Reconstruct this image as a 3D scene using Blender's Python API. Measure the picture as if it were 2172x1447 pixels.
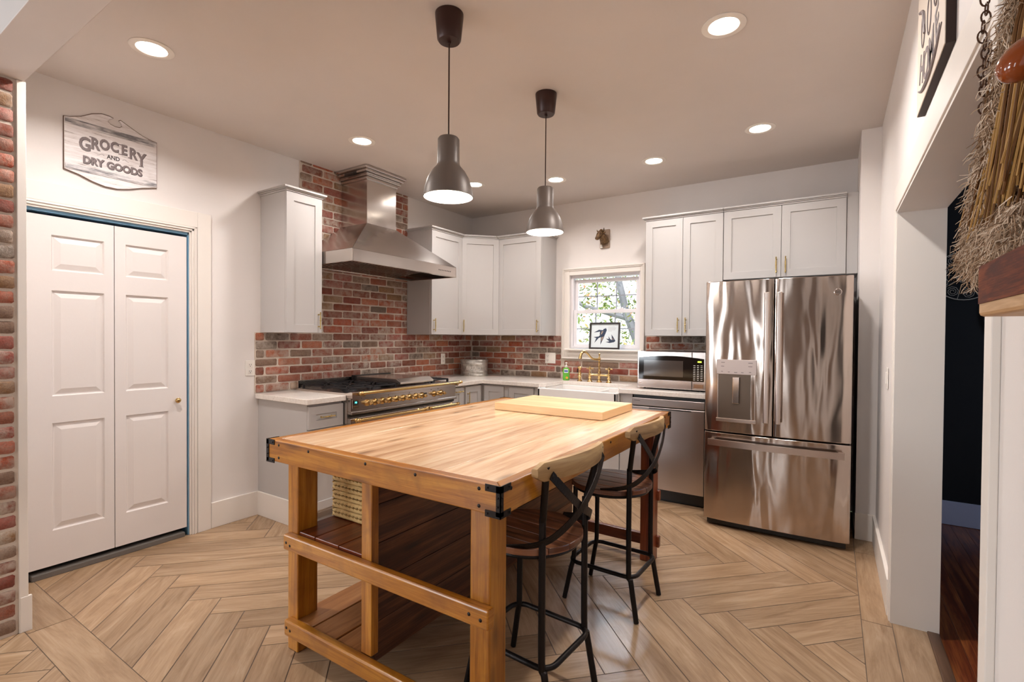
import bpy, bmesh, math, random
from mathutils import Vector, Matrix
random.seed(7)
for o in list(bpy.data.objects): bpy.data.objects.remove(o)
S = bpy.context.scene
COL = S.collection
PI = math.pi
R = math.radians

# ------------------------------------------------------------------ camera
CAMPOS = (3.633, -4.705, 1.351)
yaw, pitch, roll = R(32.993), R(-0.753), R(0.438)
F = Vector((-math.sin(yaw)*math.cos(pitch), math.cos(yaw)*math.cos(pitch), math.sin(pitch)))
Rt = Vector((math.cos(yaw), math.sin(yaw), 0)); Up = Rt.cross(F)
R2 = Rt*math.cos(roll)+Up*math.sin(roll); U2 = Up*math.cos(roll)-Rt*math.sin(roll)
cd = bpy.data.cameras.new('camera'); cam = bpy.data.objects.new('camera', cd); COL.objects.link(cam)
M = Matrix((R2, U2, -F)).transposed().to_4x4(); M.translation = Vector(CAMPOS)
cam.matrix_world = M
cd.sensor_fit = 'HORIZONTAL'; cd.sensor_width = 36; cd.lens = 1049.05/2172*36
cd.shift_y = (729.147-723.5)/2172; cd.clip_start = 0.02; cd.clip_end = 200
S.camera = cam

# ------------------------------------------------------------------ view, world, large lights
S.view_settings.view_transform = 'Standard'; S.view_settings.look = 'None'
S.view_settings.gamma = 1; S.view_settings.use_curve_mapping = False
S.view_settings.exposure = 0.48
W = bpy.data.worlds.new('sky'); S.world = W; W.use_nodes = True
wn = W.node_tree; bg = wn.nodes['Background']
sky = wn.nodes.new('ShaderNodeTexSky'); sky.sky_type = 'HOSEK_WILKIE'; sky.turbidity = 5; sky.ground_albedo = .5
sky.sun_direction = Vector((.5, .6, .62)).normalized()
mixs = wn.nodes.new('ShaderNodeMix'); mixs.data_type = 'RGBA'; mixs.inputs['Factor'].default_value = .55
mixs.inputs['B'].default_value = (.92, .96, 1, 1)
wn.links.new(sky.outputs[0], mixs.inputs['A']); wn.links.new(mixs.outputs['Result'], bg.inputs[0])
bg.inputs[1].default_value = 2.1

CAN_W, PEND_W = 12.5, 5.0
def lamp(name, kind, loc, rot, energy, color, size=.1, size_y=None, shape=None, parent=None, spread=None, spot=None):
    d = bpy.data.lights.new(name, kind); d.energy = energy; d.color = color
    if kind == 'AREA':
        d.size = size; d.shape = shape or ('RECTANGLE' if size_y else 'SQUARE')
        if size_y: d.size_y = size_y
        if spread: d.spread = spread
    if kind == 'POINT': d.shadow_soft_size = size
    o = bpy.data.objects.new(name, d); COL.objects.link(o); o.location = loc; o.rotation_euler = rot
    if parent: o.parent = parent
    return o
lamp('sun', 'SUN', (0, 5, 8), (R(38), R(20), 0), 2.5, (1, .95, .85))
lamp('kitchen_window_daylight', 'AREA', (1.69, 1.15, 2.75), (R(-52), 0, 0), 60, (.72, .84, 1), 1.2, .8)
lamp('dining_window_and_streak_light', 'AREA', (-.75, -8.35, 1.55), (R(90), 0, R(-12)), 65, (.86, .93, 1), 1.5, 1.5)
lamp('dining_window_and_streak_light', 'AREA', (-1.72, -6.4, 1.55), (R(90), 0, R(-90)), 36, (.86, .93, 1), 1.2, 1.5)
lamp('dining_window_and_streak_light', 'AREA', (2.32, -8.38, 1.4), (R(90), 0, 0), 9, (.9, .95, 1), .30, 1.7)  # added narrow source that puts bright streaks into the refrigerator reflections
lamp('dining_fill', 'AREA', (1.6, -6.2, 2.70), (0, 0, 0), 14, (1, .93, .88), .5, shape='DISK')  # unseen fill disc added to lift the shadows, no fixture here

# ------------------------------------------------------------------ helpers
def lin(c):
    return tuple(((x/255)/12.92 if x/255 <= .04045 else ((x/255+.055)/1.055)**2.4) for x in c)
MATS = {}
class NT:
    def __init__(s, name):
        m = bpy.data.materials.new(name); m.use_nodes = True; s.m = m; s.t = m.node_tree
        s.b = s.t.nodes['Principled BSDF']; MATS[name] = m
    def n(s, k, **kw):
        x = s.t.nodes.new('ShaderNode'+k)
        for a, v in kw.items(): setattr(x, a, v)
        return x
    def l(s, a, b): s.t.links.new(a, b)
    def sp(s, **kw):
        for k, v in kw.items(): s.b.inputs[k.replace('_', ' ')].default_value = v
    def noise(s, vec, scale, detail=4, rough=.6, dist=0):
        x = s.n('TexNoise'); x.inputs['Scale'].default_value = scale; x.inputs['Detail'].default_value = detail
        x.inputs['Roughness'].default_value = rough; x.inputs['Distortion'].default_value = dist
        if vec is not None: s.l(vec, x.inputs['Vector'])
        return x.outputs['Fac']
    def ramp(s, fac, stops, interp='LINEAR'):
        x = s.n('ValToRGB'); x.color_ramp.interpolation = interp
        e = x.color_ramp.elements
        while len(e) < len(stops): e.new(.5)
        for i, (p, c) in enumerate(stops):
            e[i].position = p; e[i].color = (*c, 1) if len(c) == 3 else c
        s.l(fac, x.inputs[0]); return x.outputs[0]
    def mix(s, fac, a, b, mode='MIX'):
        x = s.n('Mix', data_type='RGBA', blend_type=mode)
        for inp, v in (('Factor', fac), ('A', a), ('B', b)):
            if hasattr(v, 'is_linked') or isinstance(v, bpy.types.NodeSocket): s.l(v, x.inputs[inp])
            elif inp == 'Factor': x.inputs[inp].default_value = v
            else: x.inputs[inp].default_value = (*v, 1)
        return x.outputs['Result']
    def math(s, op, a, b=0.0, c=None):
        x = s.n('Math', operation=op)
        for i, v in enumerate((a, b, c)):
            if v is None: continue
            if isinstance(v, bpy.types.NodeSocket): s.l(v, x.inputs[i])
            else: x.inputs[i].default_value = v
        return x.outputs[0]
    def bump(s, h, strength=.2, dist=.01):
        x = s.n('Bump'); x.inputs['Strength'].default_value = strength; x.inputs['Distance'].default_value = dist
        s.l(h, x.inputs['Height']); s.l(x.outputs[0], s.b.inputs['Normal'])
    def base(s, c): s.l(c, s.b.inputs['Base Color'])
    def obj(s): return s.n('TexCoord').outputs['Object']
    def uvs(s, su, sv):     # stretched uv, shifted per piece
        uv = s.n('UVMap', uv_map='UVMap').outputs[0]
        at = s.n('Attribute', attribute_name='rnd').outputs['Fac']
        mp = s.n('Mapping'); mp.inputs['Scale'].default_value = (su, sv, 1); s.l(uv, mp.inputs['Vector'])
        cb = s.n('CombineXYZ'); s.l(s.math('MULTIPLY', at, 37.0), cb.inputs[0]); s.l(s.math('MULTIPLY', at, 91.0), cb.inputs[1])
        ad = s.n('VectorMath', operation='ADD'); s.l(mp.outputs[0], ad.inputs[0]); s.l(cb.outputs[0], ad.inputs[1])
        return ad.outputs[0], at

def plain(name, rgb, rough=.5, metal=0, bump=0, bscale=60, spec=None, **kw):
    t = NT(name); t.sp(Base_Color=(*lin(rgb), 1), Roughness=rough, Metallic=metal)
    if spec is not None: t.b.inputs['Specular IOR Level'].default_value = spec
    if bump: t.bump(t.noise(t.obj(), bscale, 5), bump, .004)
    for k, v in kw.items(): t.b.inputs[k.replace('_', ' ')].default_value = v
    return t.m
def emit(name, rgb, st):
    t = NT(name); t.sp(Base_Color=(*lin(rgb), 1), Roughness=.5); t.b.inputs['Emission Color'].default_value = (*lin(rgb), 1)
    t.b.inputs['Emission Strength'].default_value = st; return t.m
def paint(name, rgb, rough=.55, var=.03, bscale=14, b=.12):
    t = NT(name); c = lin(rgb); n = t.noise(t.obj(), 1.4, 3)
    t.base(t.ramp(n, [(.3, tuple(x*(1-var) for x in c)), (.7, tuple(min(1, x*(1+var)) for x in c))]))
    t.sp(Roughness=rough); t.bump(t.noise(t.obj(), bscale, 6, .65), b, .006); return t.m
def wood(name, dark, mid, light, rough=.35, su=1.2, sv=16, fine=.5, var=.25, knots=True, coat=0, stain=None, spec=.5):
    t = NT(name); v, at = t.uvs(su, sv)
    v2, _ = t.uvs(su*2.5, sv*9)
    g = t.noise(v, 1.6, 5, .6, .9); f = t.noise(v2, 2.0, 4, .7)
    fac = t.math('ADD', t.math('MULTIPLY', g, 1-fine*.4), t.math('MULTIPLY', f, fine*.4))
    c = t.ramp(fac, [(.30, lin(dark)), (.47, lin(mid)), (.66, lin(light))])
    if knots:
        v3, _ = t.uvs(2.2, 7.5)
        vo = t.n('TexVoronoi'); vo.inputs['Scale'].default_value = 1.0; t.l(v3, vo.inputs['Vector'])
        k = t.ramp(vo.outputs['Distance'], [(.0, (1, 1, 1)), (.07, (.7, .7, .7)), (.17, (0, 0, 0))])
        c = t.mix(t.math('MULTIPLY', k, .7), c, tuple(x*.35 for x in lin(dark)))
    hv = t.n('HueSaturation'); t.l(c, hv.inputs['Color'])
    t.l(t.math('ADD', t.math('MULTIPLY', at, 2*var), 1-var), hv.inputs['Value'])
    c = hv.outputs[0]
    if stain:
        sn = t.noise(t.obj(), stain[1], 4, .6, .5)
        c = t.mix(t.math('MULTIPLY', t.ramp(sn, [(.48, (0, 0, 0)), (.66, (1, 1, 1))]), stain[2]), c, lin(stain[0]))
    t.base(c); t.sp(Roughness=rough); t.b.inputs['Coat Weight'].default_value = coat; t.b.inputs['Coat Roughness'].default_value = .2
    t.b.inputs['Specular IOR Level'].default_value = spec
    t.bump(fac, .12, .003); return t.m
def steel(name, rgb=(196, 188, 182), rough=.24, streak='v', wavy=0.0, wsx=9, wsz=.9, an=.6):
    t = NT(name); o = t.obj()
    mp = t.n('Mapping'); mp.inputs['Scale'].default_value = (3, 3, 420) if streak == 'h' else (420, 420, 3); t.l(o, mp.inputs['Vector'])
    n = t.noise(mp.outputs[0], 1.0, 3)
    t.base(t.ramp(n, [(.2, tuple(x*.93 for x in lin(rgb))), (.8, lin(rgb))]))
    t.sp(Metallic=1.0, Roughness=rough)
    tg = t.n('Tangent', direction_type='RADIAL', axis='Z'); t.l(tg.outputs[0], t.b.inputs['Tangent'])
    t.b.inputs['Anisotropic'].default_value = an; t.b.inputs['Anisotropic Rotation'].default_value = 0.25 if streak == 'v' else 0.0
    h = n; st = .02
    if wavy:
        m2 = t.n('Mapping'); m2.inputs['Scale'].default_value = (wsx, wsx, wsz); t.l(o, m2.inputs['Vector'])
        w = t.noise(m2.outputs[0], 1.0, 1.5, .45, .3)
        x = t.n('Bump'); x.inputs['Strength'].default_value = wavy; x.inputs['Distance'].default_value = .02; t.l(w, x.inputs['Height'])
        y = t.n('Bump'); y.inputs['Strength'].default_value = .03; y.inputs['Distance'].default_value = .001; t.l(n, y.inputs['Height'])
        t.l(x.outputs[0], y.inputs['Normal']); t.l(y.outputs[0], t.b.inputs['Normal'])
    else: t.bump(n, .04, .001)
    return t.m

# materials
m_wall = paint('wall_paint', (230, 224, 220), .6)
m_ceil = paint('ceiling_paint', (216, 207, 201), .6, .03, 5, .25)
m_trim = paint('trim_paint', (234, 227, 219), .42, .02, 20, .06)
m_door = paint('door_paint', (229, 222, 218), .42, .02, 30, .08)
m_cab = paint('cabinet_paint', (187, 183, 180), .38, .01, 20, .02)
m_cabw = paint('cabinet_white_paint', (206, 206, 206), .4, .01, 20, .02)
m_blue = plain('blue_paint', (120, 165, 195), .5)
m_thresh = plain('slate_threshold', (110, 104, 98), .6, bump=.3)
m_black = plain('black_plastic', (14, 13, 13), .35)
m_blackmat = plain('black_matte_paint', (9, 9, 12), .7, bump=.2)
m_void = plain('dark_recess', (18, 15, 14), .8)
m_white = plain('white_plastic', (238, 232, 224), .35)
m_ceramic = plain('white_fireclay', (240, 236, 232), .12)
m_brass = plain('polished_brass', (226, 194, 134), .2, 1)
m_brassd = plain('antique_brass', (205, 180, 120), .28, 1)
m_iron = plain('dark_iron', (40, 35, 33), .42, .75, bump=.35, bscale=90)
m_castiron = plain('cast_iron', (24, 22, 26), .5, .3)
m_steel = steel('brushed_steel', (205, 196, 190), .22, 'h', .25, 3, 3)
m_fridge = steel('refrigerator_steel', (192, 178, 168), .16, 'v', .8, 6.5, 1.5)
m_hood = steel('hood_steel', (208, 202, 198), .2, 'h', .35, 4, 3)
m_dish = steel('dishwasher_steel', (196, 188, 184), .34, 'h', .1, 3, 1)
m_steelp = plain('polished_steel', (215, 205, 198), .14, 1)
m_galv = NT('galvanised_tin')
_n = m_galv.noise(m_galv.obj(), 26, 4); m_galv.base(m_galv.ramp(_n, [(.3, lin((150, 145, 138))), (.7, lin((214, 210, 202)))])); m_galv.sp(Metallic=.8, Roughness=.38)
m_galv = m_galv.m
m_shade = plain('taupe_metal_shade', (108, 97, 89), .42, .2)
m_shadein = plain('white_shade_enamel', (250, 244, 234), .5)
m_canopy = plain('dark_brown_metal', (58, 34, 28), .35, .3)
m_bulb = emit('lamp_glow', (255, 240, 220), 9)
m_lens = emit('recessed_lens', (255, 244, 228), 14)
m_table = wood('pine_tabletop', (180, 130, 92), (222, 182, 142), (242, 214, 178), .24, 1.0, 11, .7, .08, True, .35)
m_tframe = wood('stained_pine_frame', (98, 46, 6), (164, 100, 24), (200, 138, 48), .32, .9, 14, .9, .10, True, .25, stain=((110, 60, 16), 7, .35))
m_tdark = wood('dark_stained_panel', (30, 14, 8), (84, 44, 22), (142, 88, 50), .42, .8, 11, .8, .2, True, .1)
m_tred = wood('red_stained_shelf', (62, 20, 8), (110, 46, 20), (150, 78, 38), .34, 1.0, 12, .6, .16, True, .2)
m_tshelf = wood('lower_shelf_pine', (112, 62, 26), (160, 102, 52), (190, 134, 80), .4, 1.0, 12, .6, .12, True, .1)
m_board = wood('butcher_block_maple', (212, 166, 108), (232, 196, 146), (242, 214, 170), .42, .8, 8, .4, .05, False)
m_seat = wood('worn_seat_wood', (38, 18, 12), (92, 50, 30), (164, 108, 74), .35, 1.2, 14, .8, .18, True, .3)
m_rail = wood('light_backrest_wood', (122, 88, 50), (176, 140, 92), (204, 172, 122), .5, 2.0, 10, .6, .08, True)
m_shelfblock = wood('reclaimed_shelf_wood', (30, 8, 3), (84, 30, 10), (140, 70, 28), .6, 4, 30, .8, .1, True, spec=.15)
m_shelfend = wood('pale_shelf_underside', (150, 108, 66), (182, 140, 94), (206, 168, 122), .5, 3, 20, .8, .1, False)
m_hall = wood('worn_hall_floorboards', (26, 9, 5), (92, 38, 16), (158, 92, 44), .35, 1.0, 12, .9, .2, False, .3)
m_handle = plain('glossy_chestnut_wood', (140, 66, 26), .12, Coat_Weight=.6)
m_fleece = NT('wool_fibre'); m_fleece.base(m_fleece.ramp(m_fleece.n('Attribute', attribute_name='rnd').outputs['Fac'], [(0, lin((120, 92, 68))), (.4, lin((178, 150, 122))), (1, lin((226, 206, 184)))])); m_fleece.sp(Roughness=.95); m_fleece = m_fleece.m
m_straw = plain('straw', (176, 134, 72), .7)
m_strawd = plain('straw_dark', (112, 74, 34), .8)
m_chain = plain('rusty_chain', (84, 56, 40), .5, .6)
m_wicker = plain('seagrass', (222, 186, 124), .75, bump=.5, bscale=160)
m_wickerd = plain('seagrass_dark', (96, 66, 34), .9)
m_wire = plain('pale_wire', (196, 186, 170), .5)
m_cane = plain('blue_grey_cane', (128, 150, 168), .7)
m_glassb = plain('black_glass', (14, 9, 8), .06)
m_mwwin = plain('microwave_window', (60, 52, 48), .08, Specular_IOR_Level=1.0)
m_ledg = emit('green_led', (180, 210, 60), 2.0); m_ledt = emit('teal_led', (90, 220, 210), 2.0)
m_ink = plain('grey_print', (128, 116, 116), .6); m_inkd = plain('dark_print', (62, 54, 54), .6)
m_soap = NT('green_soap'); m_soap.sp(Base_Color=(*lin((120, 205, 80)), 1), Roughness=.15); m_soap.b.inputs['Transmission Weight'].default_value = .25; m_soap = m_soap.m
m_clear = NT('clear_plastic'); m_clear.sp(Roughness=.08); m_clear.b.inputs['Transmission Weight'].default_value = .9; m_clear = m_clear.m
m_label = plain('soap_label', (235, 240, 245), .4); m_orange = plain('orange_print', (240, 160, 50), .4); m_bluep = plain('blue_print', (60, 90, 160), .4)
m_frame = plain('dark_picture_frame', (46, 40, 38), .4); m_paper = plain('pale_paper', (226, 236, 240), .7)
m_bird = plain('bird_blue_ink', (52, 66, 88), .7); m_birdb = plain('bird_tan_ink', (170, 150, 132), .7)
m_bronze = NT('aged_bronze'); _n = m_bronze.noise(m_bronze.obj(), 45, 4)
m_bronze.base(m_bronze.ramp(_n, [(.35, lin((70, 46, 30))), (.7, lin((142, 112, 76)))])); m_bronze.sp(Metallic=.35, Roughness=.5); m_bronze = m_bronze.m
m_plaque = paint('weathered_plaque', (168, 146, 128), .8, .15, 60, .4)
m_glass = NT('window_glass'); m_glass.sp(Roughness=0.0, Base_Color=(1, 1, 1, 1)); m_glass.b.inputs['Transmission Weight'].default_value = 1; m_glass.b.inputs['IOR'].default_value = 1.02; m_glass = m_glass.m
m_vinyl = plain('white_vinyl', (232, 228, 230), .35)
m_muntin = plain('grey_muntin', (150, 152, 162), .4)
m_leaf = NT('leaf'); m_leaf.sp(Base_Color=(*lin((132, 150, 78)), 1), Roughness=.6); m_leaf.b.inputs['Transmission Weight'].default_value = .0
_a = m_leaf.n('Attribute', attribute_name='rnd').outputs['Fac']
m_leaf.base(m_leaf.ramp(_a, [(.0, lin((84, 112, 56))), (.5, lin((136, 156, 84))), (.85, lin((190, 186, 120))), (1, lin((206, 140, 100)))])); m_leaf = m_leaf.m
m_bark = paint('bark', (128, 130, 138), .9, .3, 30, .6)
m_grass = paint('lawn', (150, 160, 110), .9, .2, 10, .3)
m_quartz = NT('speckled_quartz'); t = m_quartz
_o = t.obj(); _v = t.n('TexVoronoi'); _v.inputs['Scale'].default_value = 95; t.l(_o, _v.inputs['Vector'])
_s = t.noise(_o, 70, 3, .7); _c = t.ramp(_s, [(.35, lin((226, 216, 206))), (.6, lin((236, 228, 220)))])
_m = t.math('MULTIPLY', t.ramp(_v.outputs['Distance'], [(.12, (1, 1, 1)), (.24, (0, 0, 0))]), t.ramp(t.noise(_o, 38, 2), [(.5, (0, 0, 0)), (.6, (1, 1, 1))]))
t.base(t.mix(t.math('MULTIPLY', _m, .75), _c, lin((128, 108, 92)))); t.sp(Roughness=.18); m_quartz = t.m
t = NT('old_brick'); _at = t.n('Attribute', attribute_name='rnd').outputs['Fac']; _o = t.obj()
_c = t.ramp(_at, [(0, lin((180, 86, 54))), (.14, lin((136, 68, 46))), (.28, lin((192, 112, 78))), (.42, lin((160, 92, 68))), (.52, lin((140, 112, 92))), (.62, lin((168, 92, 78))), (.74, lin((112, 96, 84))), (.84, lin((158, 120, 84))), (.93, lin((134, 54, 36)))], 'CONSTANT')
_n1 = t.noise(_o, 22, 5, .7); _n2 = t.noise(_o, 130, 4, .8); _n3 = t.noise(_o, 1.3, 2)
_c = t.mix(t.ramp(_n2, [(.35, (.55, .55, .55)), (.65, (0, 0, 0))]), _c, tuple(x*.35 for x in lin((120, 70, 55))))
_wa = t.ramp(t.math('FRACT', t.math('MULTIPLY', _at, 17.3)), [(.15, (.2, .2, .2)), (.85, (1, 1, 1))])
_wf = t.math('MULTIPLY', _wa, t.math('MULTIPLY', t.ramp(_n1, [(.36, (0, 0, 0)), (.60, (1, 1, 1))]), t.ramp(_n3, [(.3, (.35, .35, .35)), (.6, (.95, .95, .95))])))
_c = t.mix(_wf, _c, lin((186, 172, 158))); t.base(_c); t.sp(Roughness=.85); t.bump(t.math('ADD', _n1, _n2), .5, .006); m_brick = t.m
m_mortar = paint('mortar', (206, 192, 178), .9, .12, 60, .5)
m_sign = NT('distressed_white_board'); t = m_sign; _v, _ = t.uvs(4, 38); _n = t.noise(_v, 1.5, 5, .75)
t.base(t.ramp(_n, [(.32, lin((120, 104, 98))), (.41, lin((224, 216, 214))), (.6, lin((244, 240, 240)))])); t.sp(Roughness=.7); m_sign = t.m
m_signband = NT('worn_grey_band'); t = m_signband; _v, _ = t.uvs(5, 14); _n = t.noise(_v, 1.3, 4, .6)
t.base(t.ramp(_n, [(.38, lin((128, 126, 130))), (.56, lin((222, 218, 218)))])); t.sp(Roughness=.6); m_signband = t.m
m_signcream = paint('cream_sign_face', (222, 208, 192), .6, .04, 30, .1)
m_signedge = plain('dark_sign_edge', (44, 26, 20), .6)
# wood-look floor tile
t = NT('wood_look_tile'); _v, _at = t.uvs(1.3, 9); _v2, _ = t.uvs(3, 60)
_g = t.noise(_v, 1.5, 5, .62, 1.2); _f = t.noise(_v2, 1.6, 4, .7); _o = t.obj()
_fac = t.math('ADD', t.math('MULTIPLY', _g, .72), t.math('MULTIPLY', _f, .28))
_c = t.ramp(_fac, [(.26, lin((130, 102, 76))), (.44, lin((158, 128, 98))), (.56, lin((174, 144, 113))), (.72, lin((190, 163, 134)))])
_h = t.n('HueSaturation'); t.l(_c, _h.inputs['Color']); t.l(t.math('ADD', t.math('MULTIPLY', _at, .24), .88), _h.inputs['Value'])
t.base(_h.outputs[0]); t.sp(Roughness=.27); t.bump(_f, .08, .002); m_tile = t.m
m_grout = plain('grout', (100, 84, 70), .9)

class MB:
    def __init__(s): s.v = []; s.f = []; s.uv = []; s.r = []; s.mi = []; s.cm = 0; s.sm = []
    def face(s, pts, uvs=None, rnd=None, smooth=False):
        i = len(s.v); s.v += [tuple(p) for p in pts]; s.f.append(tuple(range(i, i+len(pts))))
        s.uv.append(uvs or [(p[0]+p[1], p[2]) for p in pts]); s.r.append(random.random() if rnd is None else rnd); s.mi.append(s.cm); s.sm.append(smooth)
    def raw(s, vs, fs, uvf=None, rnd=None, smooth=True):
        i = len(s.v); s.v += [tuple(p) for p in vs]; rnd = random.random() if rnd is None else rnd
        for f in fs:
            s.f.append(tuple(i+k for k in f)); s.uv.append([uvf(k) for k in f] if uvf else [(vs[k][0]+vs[k][1], vs[k][2]) for k in f])
            s.r.append(rnd); s.mi.append(s.cm); s.sm.append(smooth)
    def box(s, x0, x1, y0, y1, z0, z1, grain='x', T=None):
        x0, x1 = sorted((x0, x1)); y0, y1 = sorted((y0, y1)); z0, z1 = sorted((z0, z1))
        P = [(x, y, z) for x in (x0, x1) for y in (y0, y1) for z in (z0, z1)]
        fs = [(0, 1, 3, 2), (4, 6, 7, 5), (0, 4, 5, 1), (2, 3, 7, 6), (0, 2, 6, 4), (1, 5, 7, 3)]
        g = 'xyz'.index(grain); rnd = random.random(); i = len(s.v)
        s.v += [tuple(T @ Vector(p)) if T else p for p in P]
        for f in fs:
            pts = [P[k] for k in f]
            ax = [a for a in range(3) if max(p[a] for p in pts)-min(p[a] for p in pts) < 1e-9]
            ax = ax[0] if ax else 0
            o = [a for a in range(3) if a != ax]
            if g in o: u, v = g, [a for a in o if a != g][0]
            else: u, v = o
            s.uv.append([(p[u]*(1 if g in o else .12), p[v]) for p in pts]); s.f.append(tuple(i+k for k in f)); s.r.append(rnd); s.mi.append(s.cm); s.sm.append(False)
        return s
    def prism(s, pts, d0, d1, fn, grain=None):      # pts 2d outline; fn(a, b, d) -> xyz
        n = len(pts); A = [fn(a, b, d0) for a, b in pts]; B = [fn(a, b, d1) for a, b in pts]; rnd = random.random()
        i = len(s.v); s.v += [tuple(p) for p in A+B]
        s.f.append(tuple(i+k for k in range(n))[::-1]); s.uv.append([pts[k] for k in range(n)][::-1])
        s.f.append(tuple(i+n+k for k in range(n))); s.uv.append([pts[k] for k in range(n)])
        for k in range(n):
            j = (k+1) % n; s.f.append((i+k, i+j, i+n+j, i+n+k)); s.uv.append([(pts[k][0], d0), (pts[j][0], d0), (pts[j][0], d1), (pts[k][0], d1)])
        s.r += [rnd]*(n+2); s.mi += [s.cm]*(n+2); s.sm += [False]*(n+2); return s
    def tube(s, path, r, seg=12, closed=False, caps=True, rs=None):
        P = [Vector(p) for p in path]; n = len(P); rings = []; prev = None; L = 0; Ls = []
        for i, p in enumerate(P):
            if i: L += (P[i]-P[i-1]).length
            Ls.append(L)
            if closed: tan = (P[(i+1) % n]-P[i-1]).normalized()
            else: tan = (P[min(i+1, n-1)]-P[max(i-1, 0)]).normalized()
            if prev is None:
                a = Vector((0, 0, 1)) if abs(tan.z) < .9 else Vector((1, 0, 0)); nn = tan.cross(a).normalized()
            else: nn = (prev-tan*prev.dot(tan)).normalized()
            prev = nn; bb = tan.cross(nn); rr = rs[i] if rs else r
            rings.append([p+nn*(rr*math.cos(2*PI*k/seg))+bb*(rr*math.sin(2*PI*k/seg)) for k in range(seg)])
        vs = [v for rg in rings for v in rg]; fs = []
        for i in range(n if closed else n-1):
            j = (i+1) % n
            for k in range(seg): fs.append((i*seg+k, i*seg+(k+1) % seg, j*seg+(k+1) % seg, j*seg+k))
        if caps and not closed: fs.append(tuple(range(seg))[::-1]); fs.append(tuple((n-1)*seg+k for k in range(seg)))
        s.raw(vs, fs, lambda k: (Ls[k//seg], (k % seg)*.01)); return s
    def lathe(s, prof, o=(0, 0, 0), axis='z', seg=24, caps=True, sx=1, sy=1):
        O = Vector(o); vs = []; n = len(prof)
        for (r, h) in prof:
            for k in range(seg):
                a = 2*PI*k/seg; p = (r*math.cos(a)*sx, r*math.sin(a)*sy, h)
                if axis == 'x': p = (p[2], p[0], p[1])
                elif axis == 'y': p = (p[1], p[2], p[0])
                elif axis == '-x': p = (-p[2], p[1], p[0])
                elif axis == '-y': p = (p[0], -p[2], p[1])
                vs.append(O+Vector(p))
        fs = [(i*seg+k, i*seg+(k+1) % seg, (i+1)*seg+(k+1) % seg, (i+1)*seg+k) for i in range(n-1) for k in range(seg)]
        if caps: fs += [tuple(range(seg))[::-1], tuple((n-1)*seg+k for k in range(seg))]
        s.raw(vs, fs); return s
    def ball(s, c, r, sx=1, sy=1, sz=1, seg=16, T=None):
        vs = []; fs = []; n = seg//2
        for i in range(n+1):
            th = PI*i/n
            for k in range(seg):
                a = 2*PI*k/seg; p = Vector((r*sx*math.sin(th)*math.cos(a), r*sy*math.sin(th)*math.sin(a), r*sz*math.cos(th)))
                if T: p = T @ p
                vs.append(Vector(c)+p)
        fs = [(i*seg+k, (i+1)*seg+k, (i+1)*seg+(k+1) % seg, i*seg+(k+1) % seg) for i in range(n) for k in range(seg)]
        s.raw(vs, fs); return s
    def build(s, name, mat, parent=None, bevel=0, loc=None, rot=None, fix=True, segs=2, weld=1e-6):
        me = bpy.data.meshes.new(name); me.from_pydata(s.v, [], s.f)
        uv = me.uv_layers.new(name='UVMap'); k = 0
        for f in s.uv:
            for c in f: uv.data[k].uv = c; k += 1
        at = me.attributes.new('rnd', 'FLOAT', 'FACE'); at.data.foreach_set('value', s.r)
        me.polygons.foreach_set('material_index', s.mi); me.polygons.foreach_set('use_smooth', s.sm)
        for m in (mat if isinstance(mat, (list, tuple)) else [mat]): me.materials.append(m)
        b = bmesh.new(); b.from_mesh(me)
        bmesh.ops.remove_doubles(b, verts=b.verts, dist=weld) if fix == 'weld' else None
        if fix: bmesh.ops.recalc_face_normals(b, faces=b.faces)
        b.to_mesh(me); b.free()
        if any(s.sm): me.set_sharp_from_angle(angle=R(38))
        me.update()
        o = bpy.data.objects.new(name, me); COL.objects.link(o)
        if parent: o.parent = parent
        if loc: o.location = loc
        if rot: o.rotation_euler = rot
        if bevel:
            m = o.modifiers.new('bevel', 'BEVEL'); m.width = bevel; m.segments = segs; m.limit_method = 'ANGLE'; m.angle_limit = R(40)
        return o
def tag(o, label, cat, group=None, kind=None):
    o['label'] = label; o['category'] = cat
    if group: o['group'] = group
    if kind: o['kind'] = kind
    return o
def thing(name, label, cat, loc=(0, 0, 0), rz=0, group=None):
    o = bpy.data.objects.new(name, None); COL.objects.link(o); o.location = loc; o.rotation_euler = (0, 0, rz); o.empty_display_size = .05
    return tag(o, label, cat, group)
def struct(mb, name, mat, label=None, **kw):
    o = mb.build(name, mat, **kw); o['kind'] = 'structure'
    if label: o['label'] = label
    return o
def copy_tree(o, parent=None):
    c = o.copy(); COL.objects.link(c)
    if parent: c.parent = parent
    for ch in list(o.children): copy_tree(ch, c)
    return c
def text(name, s, size, mat, parent, loc, rot, ext=.0006, off=0, align='CENTER', sx=1):
    cu = bpy.data.curves.new(name, 'FONT'); cu.body = s; cu.size = size; cu.extrude = ext; cu.offset = off; cu.align_x = align; cu.align_y = 'CENTER'; cu.resolution_u = 3
    o = bpy.data.objects.new(name, cu); COL.objects.link(o)
    me = bpy.data.meshes.new_from_object(o.evaluated_get(bpy.context.evaluated_depsgraph_get()))
    bpy.data.objects.remove(o); o = bpy.data.objects.new(name, me); COL.objects.link(o); me.materials.append(mat)
    o.location = loc; o.rotation_euler = rot; o.scale = (sx, 1, 1)
    if parent: o.parent = parent
    return o
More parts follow.
